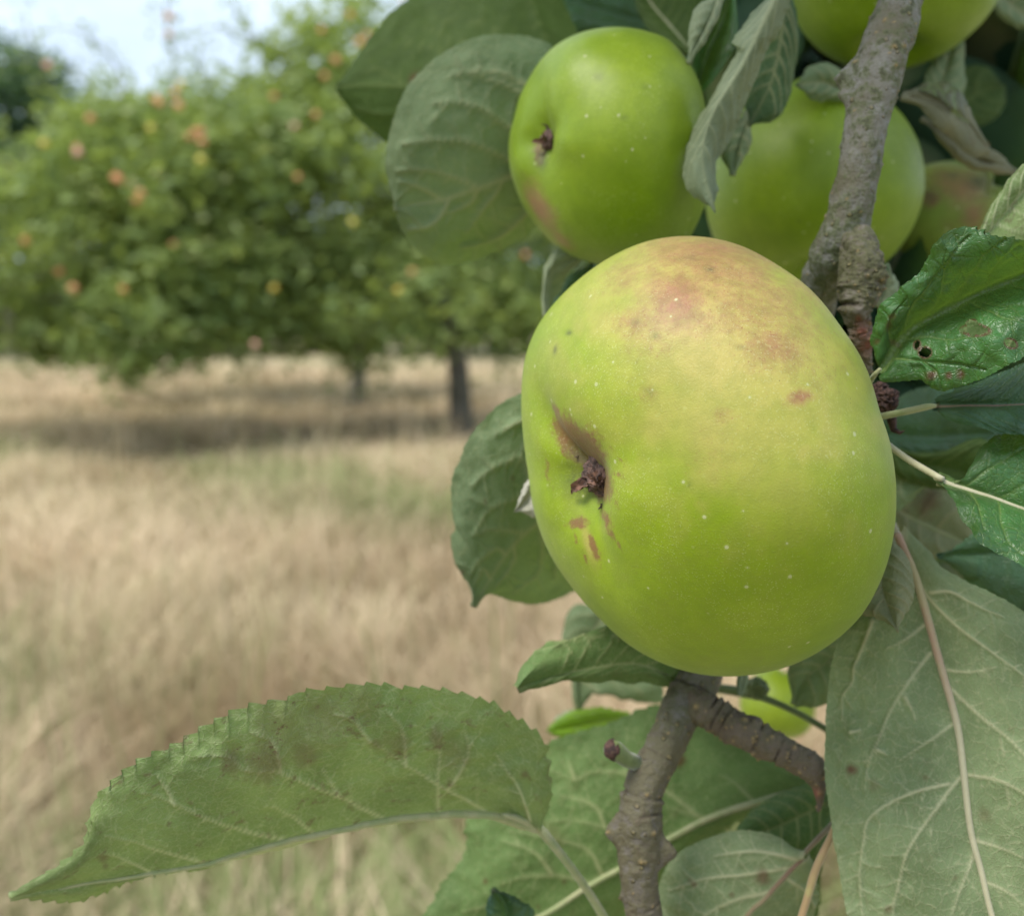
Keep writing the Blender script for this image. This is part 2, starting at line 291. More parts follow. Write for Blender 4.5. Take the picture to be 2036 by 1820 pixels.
# ------------------------------------------------------------------ leaves
def make_leaf(label, mid, left, right, mat, under=True, dm=(0.24, 0.24), dl=None, dr=None, nv=90, nu=22, serr=2.6, teeth=34, veins=7, vtrace=None,
              vw=3.0, petiole=None, pet_mat='stalk', mid_w=None, mid_mat='stalk', spots=(), holes=(), bulge=0.002, wav=0.0012, group='leaves on the near apple branch', cat='leaf', ridge=0.0008, smid=True, seed=0, vreach=0.42, edge_round=1.0):
    """mid, left, right: outline polylines in picture coordinates from base to tip; dm, dl, dr: depths in metres along them.
    left/right may be lists of polylines (folds)."""
    rs = np.random.RandomState(seed+11)
    def line(pts, dd):
        q = cr([(x, y) for x, y in pts], nv); t = np.linspace(0, 1, nv)
        return np.c_[q, np.interp(t, np.linspace(0, 1, len(dd)), dd)]
    mm = line(mid, dm); t = np.linspace(0, 1, nv)
    def side(pl, dd):
        pl = [pl] if not isinstance(pl[0], list) else pl
        dd = [dd] if not isinstance(dd[0], (list, tuple)) else dd
        L = [line(a, b) for a, b in zip(pl, dd)]
        # serration on the outermost line
        e = L[-1]; tg = np.gradient(e[:, :2], axis=0); tg /= np.linalg.norm(tg, axis=1)[:, None]+1e-9
        out = e[:, :2]-mm[:, :2]; nn = np.stack([-tg[:, 1], tg[:, 0]], 1); sg = np.sign((nn*out).sum(1)); sg = np.where(sg == 0, 1, sg); sg = np.sign(np.mean(sg)) if abs(np.mean(sg)) > 0.3 else sg
        nn = nn*(sg[:, None] if np.ndim(sg) else sg)
        ph = t*teeth+0.5*np.sin(t*9+seed); saw = (ph % 1.0)
        amp = serr*(0.75+0.5*rs.rand(teeth+4)[ph.astype(int) % (teeth+4)])*np.clip(t*12, 0, 1)*np.clip((1-t)*14, 0, 1)
        return L, nn*(amp*(saw**1.3))[:, None]-nn*(amp*0.4)[:, None]
    dl = dl or dm; dr = dr or dm
    (LL, sl_), (RR, sr_) = side(left, dl), side(right, dr)
    def half(L, sv2):
        rows = [mm]+L; k = len(L); n = nu; U = np.linspace(0, 1, n*k+1); U = k*(1-(1-U)**1.25)
        res = []
        for u in U[1:]:
            i = min(int(u-1e-9), k-1); f = u-i
            a, c = rows[i], rows[i+1]
            q = a*(1-f)+c*f; q = q.copy(); g = (i+f)/k
            if i == k-1: q[:, :2] += sv2*(f**7)
            q[:, 2] -= bulge*math.sin(math.pi*f)*np.sin(math.pi*np.clip(t, 0, 1))**0.6*(1 if under else 1)
            res.append(q)
        return res, U[1:]/k
    hl, ul = half(LL, sl_); hr, ur = half(RR, sr_)
    cols = hl[::-1]+[mm]+hr; U = np.r_[-ul[::-1], 0, ur]; nc = len(cols)
    G = np.stack(cols, 1)                                    # nv, nc, 3 (px, py, depth)
    g2 = G.reshape(-1, 3); W = P(g2[:, 0], g2[:, 1], g2[:, 2])
    W = W.reshape(nv, nc, 3)
    # grid normal
    du = np.gradient(W, axis=1); dv = np.gradient(W, axis=0); N = np.cross(du, dv); NA = N.copy(); N /= np.linalg.norm(N, axis=2)[..., None]+1e-12
    c = nc//2; view = W-CAM; k = slice(max(0, len(ul)-nu), len(ul)+nu)
    facing = -(NA[:, k]*view[:, k]).sum()                     # >0: normal looks at the camera
    flip = (facing > 0) == under                             # normal must be the upper side of the blade
    if flip: N = -N
    # veins, in picture coordinates
    curves = [(mm[:, :2], 1.6)]
    if vtrace:
        for vt in vtrace:
            q_ = cr(vt, 40); curves.append((q_, 1.0)); ln = np.linalg.norm(np.diff(q_, axis=0), axis=1).sum(); m_ = int(ln/26)
            for k_ in range(1, m_):
                i_ = int(k_*39/m_); tg_ = q_[min(i_+1, 39)]-q_[i_-1]; tg_ /= np.linalg.norm(tg_)+1e-9; sg_ = 1 if k_ % 2 else -1; nn_ = np.array([-tg_[1], tg_[0]])*sg_; l_ = 26+26*rs.rand()
                curves.append((np.array([q_[i_], q_[i_]+(tg_*0.45+nn_*0.6)*l_*0.5, q_[i_]+(tg_*0.55+nn_*0.95+0.15*rs.randn(2))*l_]), 0.5))
    if veins:
        for s_, cc in ((-1, len(ul)), (1, len(ur))):
            for j in range(veins):
                v0 = (j+0.35+0.25*(s_ > 0)+0.3*(rs.rand()-0.5))/(veins+0.9)*0.86
                reach = 0.93
                uu = np.linspace(0, reach, 20); vv = v0+vreach*(0.55*uu+0.45*uu**2.2)*(1-v0*0.75)
                ii = np.clip(vv, 0, 1)*(nv-1); jj = c+s_*uu*cc
                i0 = np.clip(ii.astype(int), 0, nv-2); f = (ii-i0)[:, None]; j0 = np.clip(jj.astype(int), 0, nc-2); h = (jj-j0)[:, None]
                pp = (G[i0, j0, :2]*(1-f)+G[i0+1, j0, :2]*f)*(1-h)+(G[i0, j0+1, :2]*(1-f)+G[i0+1, j0+1, :2]*f)*h
                curves.append((pp, 0.85))
                # a forked branch
    xy = G[..., :2].reshape(-1, 2); vein = np.zeros(len(xy)); ridg = np.zeros(len(xy))
    for cv, wt in curves:
        a = cv[:-1]; bb = cv[1:]; ab = bb-a; L2 = (ab**2).sum(1)+1e-9
        tt = np.clip(((xy[:, None]-a)*ab).sum(2)/L2, 0, 1); dd = np.linalg.norm(xy[:, None]-(a+tt[..., None]*ab), axis=2); im = dd.argmin(1); dmin = dd[np.arange(len(xy)), im]
        frac = (im+tt[np.arange(len(xy)), im])/len(a)
        ww = vw*wt*(1-0.62*frac); vein = np.maximum(vein, np.exp(-(dmin/ww)**2)*(1-0.45*frac)*min(1, wt+0.1)); ridg = np.maximum(ridg, np.exp(-(dmin/(ww*2.4))**2)*wt*(1-0.5*frac))
    disp = -ridge*ridg
    lp = W.reshape(-1, 3)*120+seed*3.1; disp = disp+wav*fbm(lp*0.5, 2)+wav*0.42*fbm(lp*2.2, 2)
    um = np.abs(np.tile(U, nv)); tv = np.repeat(t, nc)
    wv = W.reshape(-1, 3)+N.reshape(-1, 3)*(disp*np.clip(0.25+um, 0, 1))[:, None]
    # real-size leaf coordinates (mm)
    su = np.cumsum(np.r_[0, np.linalg.norm(np.diff(W[nv//2], axis=0), axis=1)]); sv_ = np.cumsum(np.r_[0, np.linalg.norm(np.diff(W[:, c], axis=0), axis=1)])
    lm = np.zeros((nv, nc, 3)); lm[..., 0] = (su-su[c])[None, :]*1000; lm[..., 1] = sv_[:, None]*1000; lm[..., 2] = seed*7.7
    spot = np.zeros(len(xy))
    for (sx, sy, sr, am) in spots:
        d_ = np.linalg.norm(xy-np.array([sx, sy]), axis=1)*(1+0.35*fbm(np.c_[xy*0.06, np.full(len(xy), sx)], 2)); spot = np.maximum(spot, am*np.clip(1.4-d_/sr, 0, 1))
    F = grid_faces(nv, nc)
    if holes:
        fc = xy[F].mean(1); keep = np.ones(len(F), bool)
        for (hx, hy, rx, ry, an) in holes:
            ca, sa = math.cos(an), math.sin(an); d0 = fc-np.array([hx, hy]); e = np.hypot((d0[:, 0]*ca+d0[:, 1]*sa)/rx, (-d0[:, 0]*sa+d0[:, 1]*ca)/ry)
            e *= 1+0.3*fbm(np.c_[fc*0.12, np.full(len(fc), hx)], 2); keep &= e > 1
            d0 = xy-np.array([hx, hy]); e = np.hypot((d0[:, 0]*ca+d0[:, 1]*sa)/(rx+2), (-d0[:, 0]*sa+d0[:, 1]*ca)/(ry+2)); spot = np.maximum(spot, 0.9*np.clip((1.25-e)*4, 0, 1))
        F = F[keep]
    if flip: F = F[:, ::-1]
    org = P(*mm[0])
    root = empty('leaf', org); tag(root, label, cat, group)
    mesh_obj('blade', wv, F, M[mat], root, org, attrs={'vein': ('POINT', vein), 'spot': ('POINT', np.clip(spot, 0, 1)), 'leafmm': ('POINT', lm.reshape(-1, 3))})
    if mid_w:
        q = mm[:int(nv*0.97)]; ctr = wv.reshape(nv, nc, 3)[:int(nv*0.97), c]; rad = np.interp(np.linspace(0, 1, len(q)), [0, 1], mid_w)/FPX*q[:, 2]/2
        sgn = -N[:int(nv*0.97), c]; ctr = ctr+sgn*(rad*0.35*np.clip(np.linspace(0, 8, len(q)), 0, 1))[:, None]
        tube('midrib', ctr, rad, M[mid_mat], root, org, seg=10)
    if petiole:
        q = cr(petiole, 26); c3 = P(q[:, 0], q[:, 1], q[:, 2]); tube('petiole', c3, q[:, 3]/FPX*q[:, 2]/2, M[pet_mat], root, org, seg=12, jit=0.04, jscale=400)
    return root

# ------------------------------------------------------------------ apples
def frame(ax):
    ax = ax/np.linalg.norm(ax); a = np.array([0, 0, 1.0]) if abs(ax[2]) < 0.9 else np.array([1.0, 0, 0]); u = np.cross(a, ax); u /= np.linalg.norm(u); return ax, u, np.cross(ax, u)
def camvec(r, u, f): v = r*RT+u*UP+f*FW; return v/np.linalg.norm(v)
def make_apple(label, cx, cy, d, Rpx, Hpx, axis, mat, outline=None, blushes=(), yellows=(), russets=(), darks=(), basin=(0.30, 0.20), lobes=0.03, seed=0, na=150, nb=190, calyx=True, group='large apples on the near branch', lobe_ph=0.0, furrows=()):
    C = P(cx, cy, d); s = d/FPX; R, H = Rpx*s, Hpx*s
    ax, u, v = frame(camvec(*axis))                          # ax points to the calyx end
    ph = np.linspace(0.0, math.pi, na)[:, None]; th = np.linspace(0, 2*math.pi, nb, endpoint=False)[None, :]
    rho = np.sin(ph)**0.92*(1+0.045*np.cos(ph)*-1)          # fuller towards the stalk end
    z = np.sign(np.cos(ph))*np.abs(np.cos(ph))**0.95
    z = z-basin[0]*np.exp(-(rho/basin[1])**2*1.0)*(np.cos(ph) > 0)+0.42*np.exp(-(rho/0.24)**2)*(np.cos(ph) < 0)
    near = np.clip(np.cos(ph), 0, 1)**1.5*np.clip(rho*3, 0, 1)
    lob = 1+0.011*np.cos(5*th+lobe_ph)*np.sin(ph)**2+0.006*np.cos(7*th+seed)*np.sin(ph)**2+lobes*np.cos(5*th+lobe_ph)*near+0.5*lobes*np.cos(2*th+seed)+0.35*lobes*np.cos(3*th+seed*2)
    zz = z*np.ones_like(th)+near*lobes*1.6*np.cos(5*th+lobe_ph)
    for (ft, fw, fd) in furrows:
        dth = np.angle(np.exp(1j*(th-ft))); zz = zz-fd*np.exp(-(dth/fw)**2)*np.exp(-((rho-0.28)/0.25)**2)*(np.cos(ph) > 0)
    X = (rho*lob)*np.cos(th); Y = (rho*lob)*np.sin(th)
    p = C+(R*X)[..., None]*u+(R*Y)[..., None]*v+(H*zz)[..., None]*ax
    p = p.reshape(-1, 3); p = p+((p-C)*(0.012*fbm((p-C)/R*1.6+seed*5, 2))[:, None])
    if outline is not None:
        o = np.array(outline, float); a_o = np.arctan2(o[:, 1]-cy, o[:, 0]-cx); r_o = np.hypot(o[:, 0]-cx, o[:, 1]-cy); k = np.argsort(a_o); a_o, r_o = a_o[k], r_o[k]
        ao = np.r_[a_o-2*math.pi, a_o, a_o+2*math.pi]; ro = np.r_[r_o, r_o, r_o]
        for it in range(3):
            x, y, dd = proj(p); a = np.arctan2(y-cy, x-cx); r = np.hypot(x-cx, y-cy)
            nb_ = 120; bi = ((a+math.pi)/(2*math.pi)*nb_).astype(int) % nb_; mxr = np.zeros(nb_); np.maximum.at(mxr, bi, r)
            bc = -math.pi+(np.arange(nb_)+0.5)*2*math.pi/nb_; f = np.interp(bc, ao, ro)/np.maximum(mxr, 1)
            kk = np.array([1, 2, 3, 2, 1])/9.0; f = np.convolve(np.r_[f[-2:], f, f[:2]], kk, 'valid')
            rout = np.interp(a, bc, np.maximum(mxr, 1)); wmix = np.clip(r/(0.75*rout), 0, 1); wmix = wmix*wmix*(3-2*wmix); ff = np.interp(a, np.r_[bc-2*math.pi, bc, bc+2*math.pi], np.r_[f, f, f])*wmix+f.mean()*(1-wmix); q = p-C
            pr_ = (q@RT)[:, None]*RT; pu = (q@UP)[:, None]*UP; pf = (q@FW)[:, None]*FW; p = C+(pr_+pu)*ff[:, None]+pf
    x, y, dd = proj(p); front = np.clip((d-dd)/R*4+0.6, 0, 1); xy = np.stack([x, y], 1)
    def paint(lst, off):
        a = np.zeros(len(p))
        for (sx, sy, rx, ry, ang, am) in lst:
            ca, sa = math.cos(ang), math.sin(ang); q = xy-np.array([sx, sy]); wq = 1+0.30*fbm(np.c_[xy*0.02, np.full(len(xy), off+sx)], 3)
            e = np.hypot((q[:, 0]*ca+q[:, 1]*sa)/rx, (-q[:, 0]*sa+q[:, 1]*ca)/ry)*wq; a = np.maximum(a, am*np.exp(-e**2*1.2))
        return a*front
    root = empty('apple', C); tag(root, label, 'apple', group)
    mesh_obj('skin', p, grid_faces(na, nb, True), M[mat], root, C, attrs={'blush': ('POINT', paint(blushes, 1)), 'yellow': ('POINT', paint(yellows, 2)), 'russet': ('POINT', paint(russets, 3)), 'dark': ('POINT', paint(darks, 4))})
    pc = p.reshape(na, nb, 3)
    cal = pc[0].mean(0)
    return root, C, R, H, (ax, u, v), cal, pc
def sepal(p0, dirs, w, L, up, seed, name, mat, root, org):
    """a shrivelled curling ribbon"""
    rs = np.random.RandomState(seed); n = 16; m = 7; t = np.linspace(0, 1, n)
    ctr = p0+np.outer(t*L, dirs)+np.outer(L*0.45*np.sin(t*2.6)*(0.6+rs.rand()*0.6), up)
    sd_ = np.cross(dirs, up); sd_ /= np.linalg.norm(sd_)
    g = []
    for i in range(n):
        ww = w*(1-t[i])**0.7*(0.5+1.2*t[i]*(1-t[i])+0.5)
        for j in range(m):
            a = (j/(m-1)-0.5)*2; g.append(ctr[i]+sd_*ww*a*0.8+up*ww*0.7*abs(a)**1.6*(1 if rs.rand() > -1 else 0))
    g = np.array(g); g = g+(np.stack([fbm(g*900+k*9+seed, 3) for k in range(3)], 1)*w*0.30)
    f = grid_faces(n, m); back = g-np.array(up)*w*0.12
    V = np.vstack([g, back]); F = np.vstack([f, f[:, ::-1]+len(g)])
    return mesh_obj(name, V, F, M[mat], root, org)
def calyx(root, C, cal, fr, s, size, seed=0, full=True, tips=None):
    ax, u, v = fr; size = size*s; part = empty('calyx', (0, 0, 0)); part.parent = root; part.empty_display_size = 0.001
    # crumpled heart of the calyx
    na, nb = 40, 56; ph = np.linspace(0.02, math.pi*0.62, na)[:, None]; th = np.linspace(0, 2*math.pi, nb, endpoint=False)[None, :]
    q = np.stack([(np.sin(ph)*np.cos(th)), (np.sin(ph)*np.sin(th)), np.cos(ph)*np.ones_like(th)], -1).reshape(-1, 3)
    r = 1+0.30*fbm(q*2.2+seed, 4)+0.16*fbm(q*7+seed, 3); p = cal+size*0.62*((q[:, :1]*r[:, None])*u+(q[:, 1:2]*r[:, None])*v*1.0+(q[:, 2:]*r[:, None])*ax*0.55)
    mesh_obj('calyx_heart', p, grid_faces(na, nb, True), M['calyx'], part, C)
    rs = np.random.RandomState(seed)
    for k in range(5 if full else 4):
        a = k*2*math.pi/5+0.35+seed+rs.rand()*0.5; dr_ = math.cos(a)*u+math.sin(a)*v; dr_ = dr_*0.95+ax*0.60; dr_ /= np.linalg.norm(dr_)
        upv = ax*0.3-(math.cos(a)*u+math.sin(a)*v)*(0.4 if k % 2 else -0.5); upv = upv-dr_*(upv@dr_); upv /= np.linalg.norm(upv)
        sepal(cal+(math.cos(a)*u+math.sin(a)*v)*size*0.30, dr_, size*0.26, size*(0.8+rs.rand()*0.4), upv, seed*10+k, 'sepal', 'sepal' if k in (1, 3) else 'calyx', part, C)
    return part

exec_order = True
#SECTION_SETTING
# ------------------------------------------------------------------ ground
def ground_material():
    b = NB('dry_meadow'); o = b.coord(); n = b.noise(o, 0.45, 5, 0.6); n2 = b.noise(o, 3.0, 5, 0.7); n3 = b.noise(o, 30, 4, 0.7)
    col = b.mix(b.rng(n2, 0.35, 0.65), (0.31, 0.245, 0.155), (0.42, 0.34, 0.23)); col = b.mix(b.rng(b.math('ADD', b.math('MULTIPLY', n, 0.6), b.math('MULTIPLY', n2, 0.4)), 0.44, 0.58, 0, 0.7), col, (0.26, 0.28, 0.11))
    col = b.mix(b.rng(n3, 0.5, 0.75, 0, 0.4), col, (0.24, 0.18, 0.10))
    return b.done(b.bsdf(Base_Color=col, Roughness=0.9, Specular_IOR_Level=0.1, Normal=b.bump(n3, 0.6, 0.05)))
M['ground'] = ground_material()
gx = np.r_[np.linspace(-600, -40, 12), np.linspace(-36, 36, 90), np.linspace(40, 600, 12)]; gy = np.r_[np.linspace(-60, -4, 8), np.linspace(-3, 60, 110), np.linspace(66, 900, 20)]
XX, YY = np.meshgrid(gx, gy); 
def gh(x, y): 
    q = np.stack([x*0.35, y*0.35, 0*x], -1).reshape(-1, 3); return (0.06*vnoise(q)+0.02*vnoise(q*3.1)).reshape(np.shape(x))
gv = np.stack([XX, YY, gh(XX, YY)], -1).reshape(-1, 3)
tag(mesh_obj('ground', gv, grid_faces(len(gy), len(gx)), M['ground']), kind='structure')
# long dry grass: blades thrown over the part of the meadow the picture can see
def grass_material():
    b = NB('dry_grass'); t = b.attr('tint'); g = b.attr('green')
    col = b.mix(t, (0.29, 0.21, 0.115), (0.76, 0.61, 0.415)); col = b.mix(g, col, (0.19, 0.25, 0.08))
    p = b.bsdf(Base_Color=col, Roughness=0.7, Specular_IOR_Level=0.2); tr = b.n('ShaderNodeBsdfTranslucent'); b.put(tr.inputs[0], col)
    ms = b.n('ShaderNodeMixShader'); ms.inputs[0].default_value = 0.25; b.t.links.new(p, ms.inputs[1]); b.t.links.new(tr.outputs[0], ms.inputs[2]); return b.done(ms.outputs[0])
M['grass'] = grass_material()
def make_grass(n):
    d = 1.9*(34/1.9)**(R_.rand(n)**0.85); x = (R_.rand(n)*2-1)*(d*0.56+0.5); base = np.stack([x, d, gh(x, d)], 1)
    cl = fbm(np.stack([x*1.1, d*1.1, 0*x], 1), 3); gcl = fbm(np.stack([x*0.5+40, d*0.5, 0*x], 1), 4)
    hgt = (0.11+0.16*R_.rand(n)+0.11*np.clip(cl, -0.5, 1))*np.where(R_.rand(n) < 0.06, 1.7, 1); hgt = np.clip(hgt, 0.05, 0.55); ts = R_.rand(n) < 0.010; hgt = np.where(ts, 0.55+0.3*R_.rand(n), hgt)
    wdt = (0.0016+0.0016*R_.rand(n))*(1+d*0.16); az = R_.rand(n)*2*math.pi; lean = np.where(ts, 0.15, 0.2+R_.rand(n)*2.0)*hgt
    ld = np.stack([np.cos(az), np.sin(az), 0*az], 1); wa = az+1.2+R_.rand(n); wd = np.stack([np.cos(wa), np.sin(wa)*0.4, 0*wa], 1)
    V = []
    for k, (hh, ll, ww) in enumerate(((0, 0, 1), (0.5, 0.25, 0.9), (0.85, 0.65, 0.6), (1.0, 1.0, 0.12))):
        c = base+np.array([0, 0, 1.0])*(hgt*hh)[:, None]+ld*(lean*ll)[:, None]
        V += [c-wd*(wdt*ww)[:, None], c+wd*(wdt*ww)[:, None]]
    V = np.stack(V, 1).reshape(-1, 3); o = np.arange(n)[:, None]*8
    F = np.concatenate([o+np.array([[0, 1, 3, 2]]), o+np.array([[2, 3, 5, 4]]), o+np.array([[4, 5, 7, 6]])], 1).reshape(-1, 4)
    tint = np.clip(0.5+0.8*cl+0.4*fbm(np.stack([x*0.3+9, d*0.6, 0*x], 1), 2)+0.5*(R_.rand(n)-0.5), 0, 1); green = np.clip((gcl+0.10)*2.2, 0, 0.95)*(R_.rand(n) < 0.75)+0.5*(R_.rand(n) < 0.08)
    for (gx_, gy_, sx_, sy_, am_) in ((-0.9, 8.2, 2.4, 1.0, 0.8), (0.1, 7.2, 1.0, 0.6, 0.7), (-3.4, 9.8, 1.6, 0.9, 0.5), (-1.4, 5.0, 1.1, 0.7, 0.5), (-0.5, 3.4, 0.5, 0.3, 0.55), (-1.5, 11.3, 2.6, 0.7, 0.4)):  # greener, darker patches; the broad ones put soft tree shade into the colour
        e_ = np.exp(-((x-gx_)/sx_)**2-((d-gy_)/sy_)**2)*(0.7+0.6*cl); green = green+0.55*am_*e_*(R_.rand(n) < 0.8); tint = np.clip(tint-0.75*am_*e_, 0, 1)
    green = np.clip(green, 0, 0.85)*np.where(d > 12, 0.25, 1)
    return V, F, np.repeat(tint, 8), np.repeat(green, 8)
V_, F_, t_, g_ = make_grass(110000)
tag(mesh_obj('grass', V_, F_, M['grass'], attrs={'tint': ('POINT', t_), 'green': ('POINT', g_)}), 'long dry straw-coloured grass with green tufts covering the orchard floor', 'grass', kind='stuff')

# ------------------------------------------------------------------ orchard trees
def crown_material(name, c1, c2, c3):
    b = NB(name); t = b.attr('tint'); col = b.mix(t, c1, c2); col = b.mix(b.rng(t, 0.78, 1.0, 0, 1), col, c3)
    p = b.bsdf(Base_Color=col, Roughness=0.5, Specular_IOR_Level=0.45); tr = b.n('ShaderNodeBsdfTranslucent'); b.put(tr.inputs[0], (c2[0]*1.6, c2[1]*1.6, c2[2]))
    ms = b.n('ShaderNodeMixShader'); ms.inputs[0].default_value = 0.3; b.t.links.new(p, ms.inputs[1]); b.t.links.new(tr.outputs[0], ms.inputs[2]); return b.done(ms.outputs[0])
M['crown'] = crown_material('crown_leaves', (0.105, 0.175, 0.060), (0.29, 0.36, 0.11), (0.52, 0.54, 0.26))
M['crown_far'] = crown_material('crown_far', (0.045, 0.10, 0.05), (0.09, 0.16, 0.07), (0.13, 0.2, 0.09))
M['trunk'] = bark_material('trunk_bark', (0.085, 0.075, 0.06), (0.035, 0.03, 0.025), (0.08, 0.085, 0.04), (0.15, 0.14, 0.12), 0.05)
def blob_leaves(blobs, ncl, nper, size, spread):
    """blobs: (x_px, y_px, depth, rx_px, ry_px, r_depth_m, weight)"""
    wts = np.array([q[6] for q in blobs], float); wts /= wts.sum(); P_, S_ = [], []
    for q, wt in zip(blobs, wts):
        n = max(1, int(ncl*wt)); g = R_.randn(n, 3); g /= np.linalg.norm(g, axis=1)[:, None]; g *= (0.45+0.6*R_.rand(n)**0.6)[:, None]
        s = q[2]/FPX; c = P(q[0], q[1], q[2]); cc = c+g*np.array([q[3]*s, q[5], q[4]*s]); cc[:, 2] = np.maximum(cc[:, 2], 0.75)
        npb = nper; l = np.repeat(cc, npb, 0)+R_.randn(n*npb, 3)*spread*np.array([1, 1, 0.7]); P_.append(l); S_.append(np.repeat(R_.rand(n), npb))
    return np.vstack(P_), np.concatenate(S_)
def leaf_cards(pos, cl, size):
    n = len(pos); a = R_.randn(n, 3); a /= np.linalg.norm(a, axis=1)[:, None]; a[:, 2] *= 0.45; a /= np.linalg.norm(a, axis=1)[:, None]; hv = R_.randn(n, 3)*0.55+np.array([0, 0, 1.0]); bq = np.cross(a, hv); bq /= np.linalg.norm(bq, axis=1)[:, None]; nn = np.cross(a, bq)
    # leaves mostly lie face up
    s = size*(0.6+0.8*R_.rand(n))[:, None]
    V = np.stack([pos-a*s, pos+bq*s*0.5+nn*s*0.15, pos+a*s, pos-bq*s*0.5+nn*s*0.15], 1).reshape(-1, 3); F = np.arange(n*4).reshape(-1, 4)
    t = np.clip(0.10+0.55*cl+0.35*R_.rand(n), 0, 1); return V, F, np.repeat(t, 4)
def tree(label, trunk, r0, blobs, ncl, nper, size, spread, limbs, mat='crown', group=None):
    base = np.array(trunk[0]); root = empty('apple_tree' if mat == 'crown' else 'tree', base); tag(root, label, 'tree', group)
    c = cr([(*p,) for p in trunk], 24); c = np.array([np.interp(np.linspace(0, 1, 24), np.linspace(0, 1, len(trunk)), [p[k] for p in trunk]) for k in range(3)]).T
    c[:, 0] += 0.02*np.sin(np.linspace(0, 6, 24))
    rad = r0*np.interp(np.linspace(0, 1, 24), [0, 0.08, 0.3, 1], [1.45, 1.1, 0.95, 0.6])
    z = np.zeros; v, f = tube_data(c, rad, 14, 0.09, 5, cap=False); mesh_obj('trunk', v, f, M['trunk'], root, base)
    parts = []
    for tgt in limbs:
        st = c[int(10+R_.rand()*12)]; tgt = np.array(tgt); t = np.linspace(0, 1, 14)[:, None]; m = st+(tgt-st)*t; m[:, 2] += 0.35*np.sin(t[:, 0]*math.pi)*0.6; m += 0.06*R_.randn(14, 3)*t
        parts.append(tube_data(m, r0*0.42*(1-0.85*t[:, 0]), 8, 0.05, 5, cap=False))
    if parts: v, f = merge(parts); mesh_obj('limbs', v, f, M['trunk'], root, base)
    pos, cl = blob_leaves(blobs, ncl, nper, size, spread); V, F, t = leaf_cards(pos, cl, size)
    mesh_obj('crown', V, F, M[mat], root, base, smooth=False, attrs={'tint': ('POINT', t)})
    return root
def gpt(x, d, z=0.0):  # ground point below picture column x at depth d
    p = P(x, 640, d); return (float(p[0]), float(p[1]), z)
A0 = gpt(916, 13.4)
tree('apple tree with bare dark leaning trunk in the dry grass left of the large apple', [A0, (A0[0]-0.06, A0[1], 1.0), (A0[0]-0.25, A0[1]+0.1, 2.2), (A0[0]-0.2, A0[1]+0.3, 3.6)], 0.135,
     [(900, 330, 14.6, 400, 290, 2.8, 5), (640, 420, 13.6, 260, 200, 2.0, 3.2), (790, 90, 14.8, 215, 210, 2.0, 2.4), (1050, 250, 14.5, 300, 300, 2.4, 2), (820, 600, 13.5, 330, 90, 2.0, 2.0), (650, 290, 14.5, 180, 130, 1.6, 1.4), (470, 250, 14.3, 150, 110, 1.3, 1.3), (640, 150, 14.4, 120, 120, 1.3, 1.0), (1010, 640, 13.5, 60, 95, 1.0, 0.5), (700, 690, 13.2, 30, 55, 0.4, 0.25), (480, 620, 13, 130, 100, 1.2, 0.9)],
     680, 44, 0.080, 0.20, [tuple(P(x, y, dd)) for x, y, dd in ((650, 420, 13.8), (760, 120, 14.8), (1050, 250, 14.5), (900, 60, 14.8), (820, 560, 13.5), (560, 560, 13.4), (1100, 450, 14), (620, 200, 14.6))])
C0 = gpt(706, 19.0)
tree('apple tree further back whose thin grey trunk shows under the drooping crown', [C0, (C0[0]+0.03, C0[1], 1.2), (C0[0]+0.1, C0[1]+0.1, 2.4)], 0.13,
     [(560, 420, 21, 330, 200, 2.5, 3), (430, 330, 20, 200, 125, 1.8, 2), (330, 520, 19, 220, 140, 1.8, 2), (300, 350, 19, 150, 120, 1.6, 1.5), (760, 540, 21, 250, 110, 2.0, 1.5)],
     380, 44, 0.085, 0.27, [tuple(P(x, y, dd)) for x, y, dd in ((430, 300, 20), (330, 500, 19), (600, 300, 21), (760, 480, 21))])
B0 = gpt(-190, 12.8)
tree('apple tree with low drooping boughs at the left edge above the straw', [B0, (B0[0]+0.1, B0[1], 1.0), (B0[0]+0.4, B0[1]+0.1, 2.2), (B0[0]+0.8, B0[1]+0.1, 3.0)], 0.12,
     [(60, 500, 12.6, 260, 160, 2.0, 3), (300, 480, 12.2, 220, 190, 1.6, 3), (280, 330, 12.6, 170, 130, 1.6, 2.2), (420, 560, 12, 150, 140, 1.0, 1.3), (290, 650, 11.6, 130, 75, 0.9, 1.0), (-150, 420, 12.8, 250, 230, 2.2, 2), (450, 360, 12.8, 160, 160, 1.4, 1.3), (270, 720, 11.3, 40, 45, 0.3, 0.22), (130, 640, 12, 120, 70, 0.9, 0.7)],
     500, 46, 0.072, 0.17, [tuple(P(x, y, dd)) for x, y, dd in ((60, 450, 12.6), (300, 480, 12.2), (250, 200, 12.6), (420, 560, 12), (290, 650, 11.6), (-200, 300, 12.8), (450, 300, 12.8))])
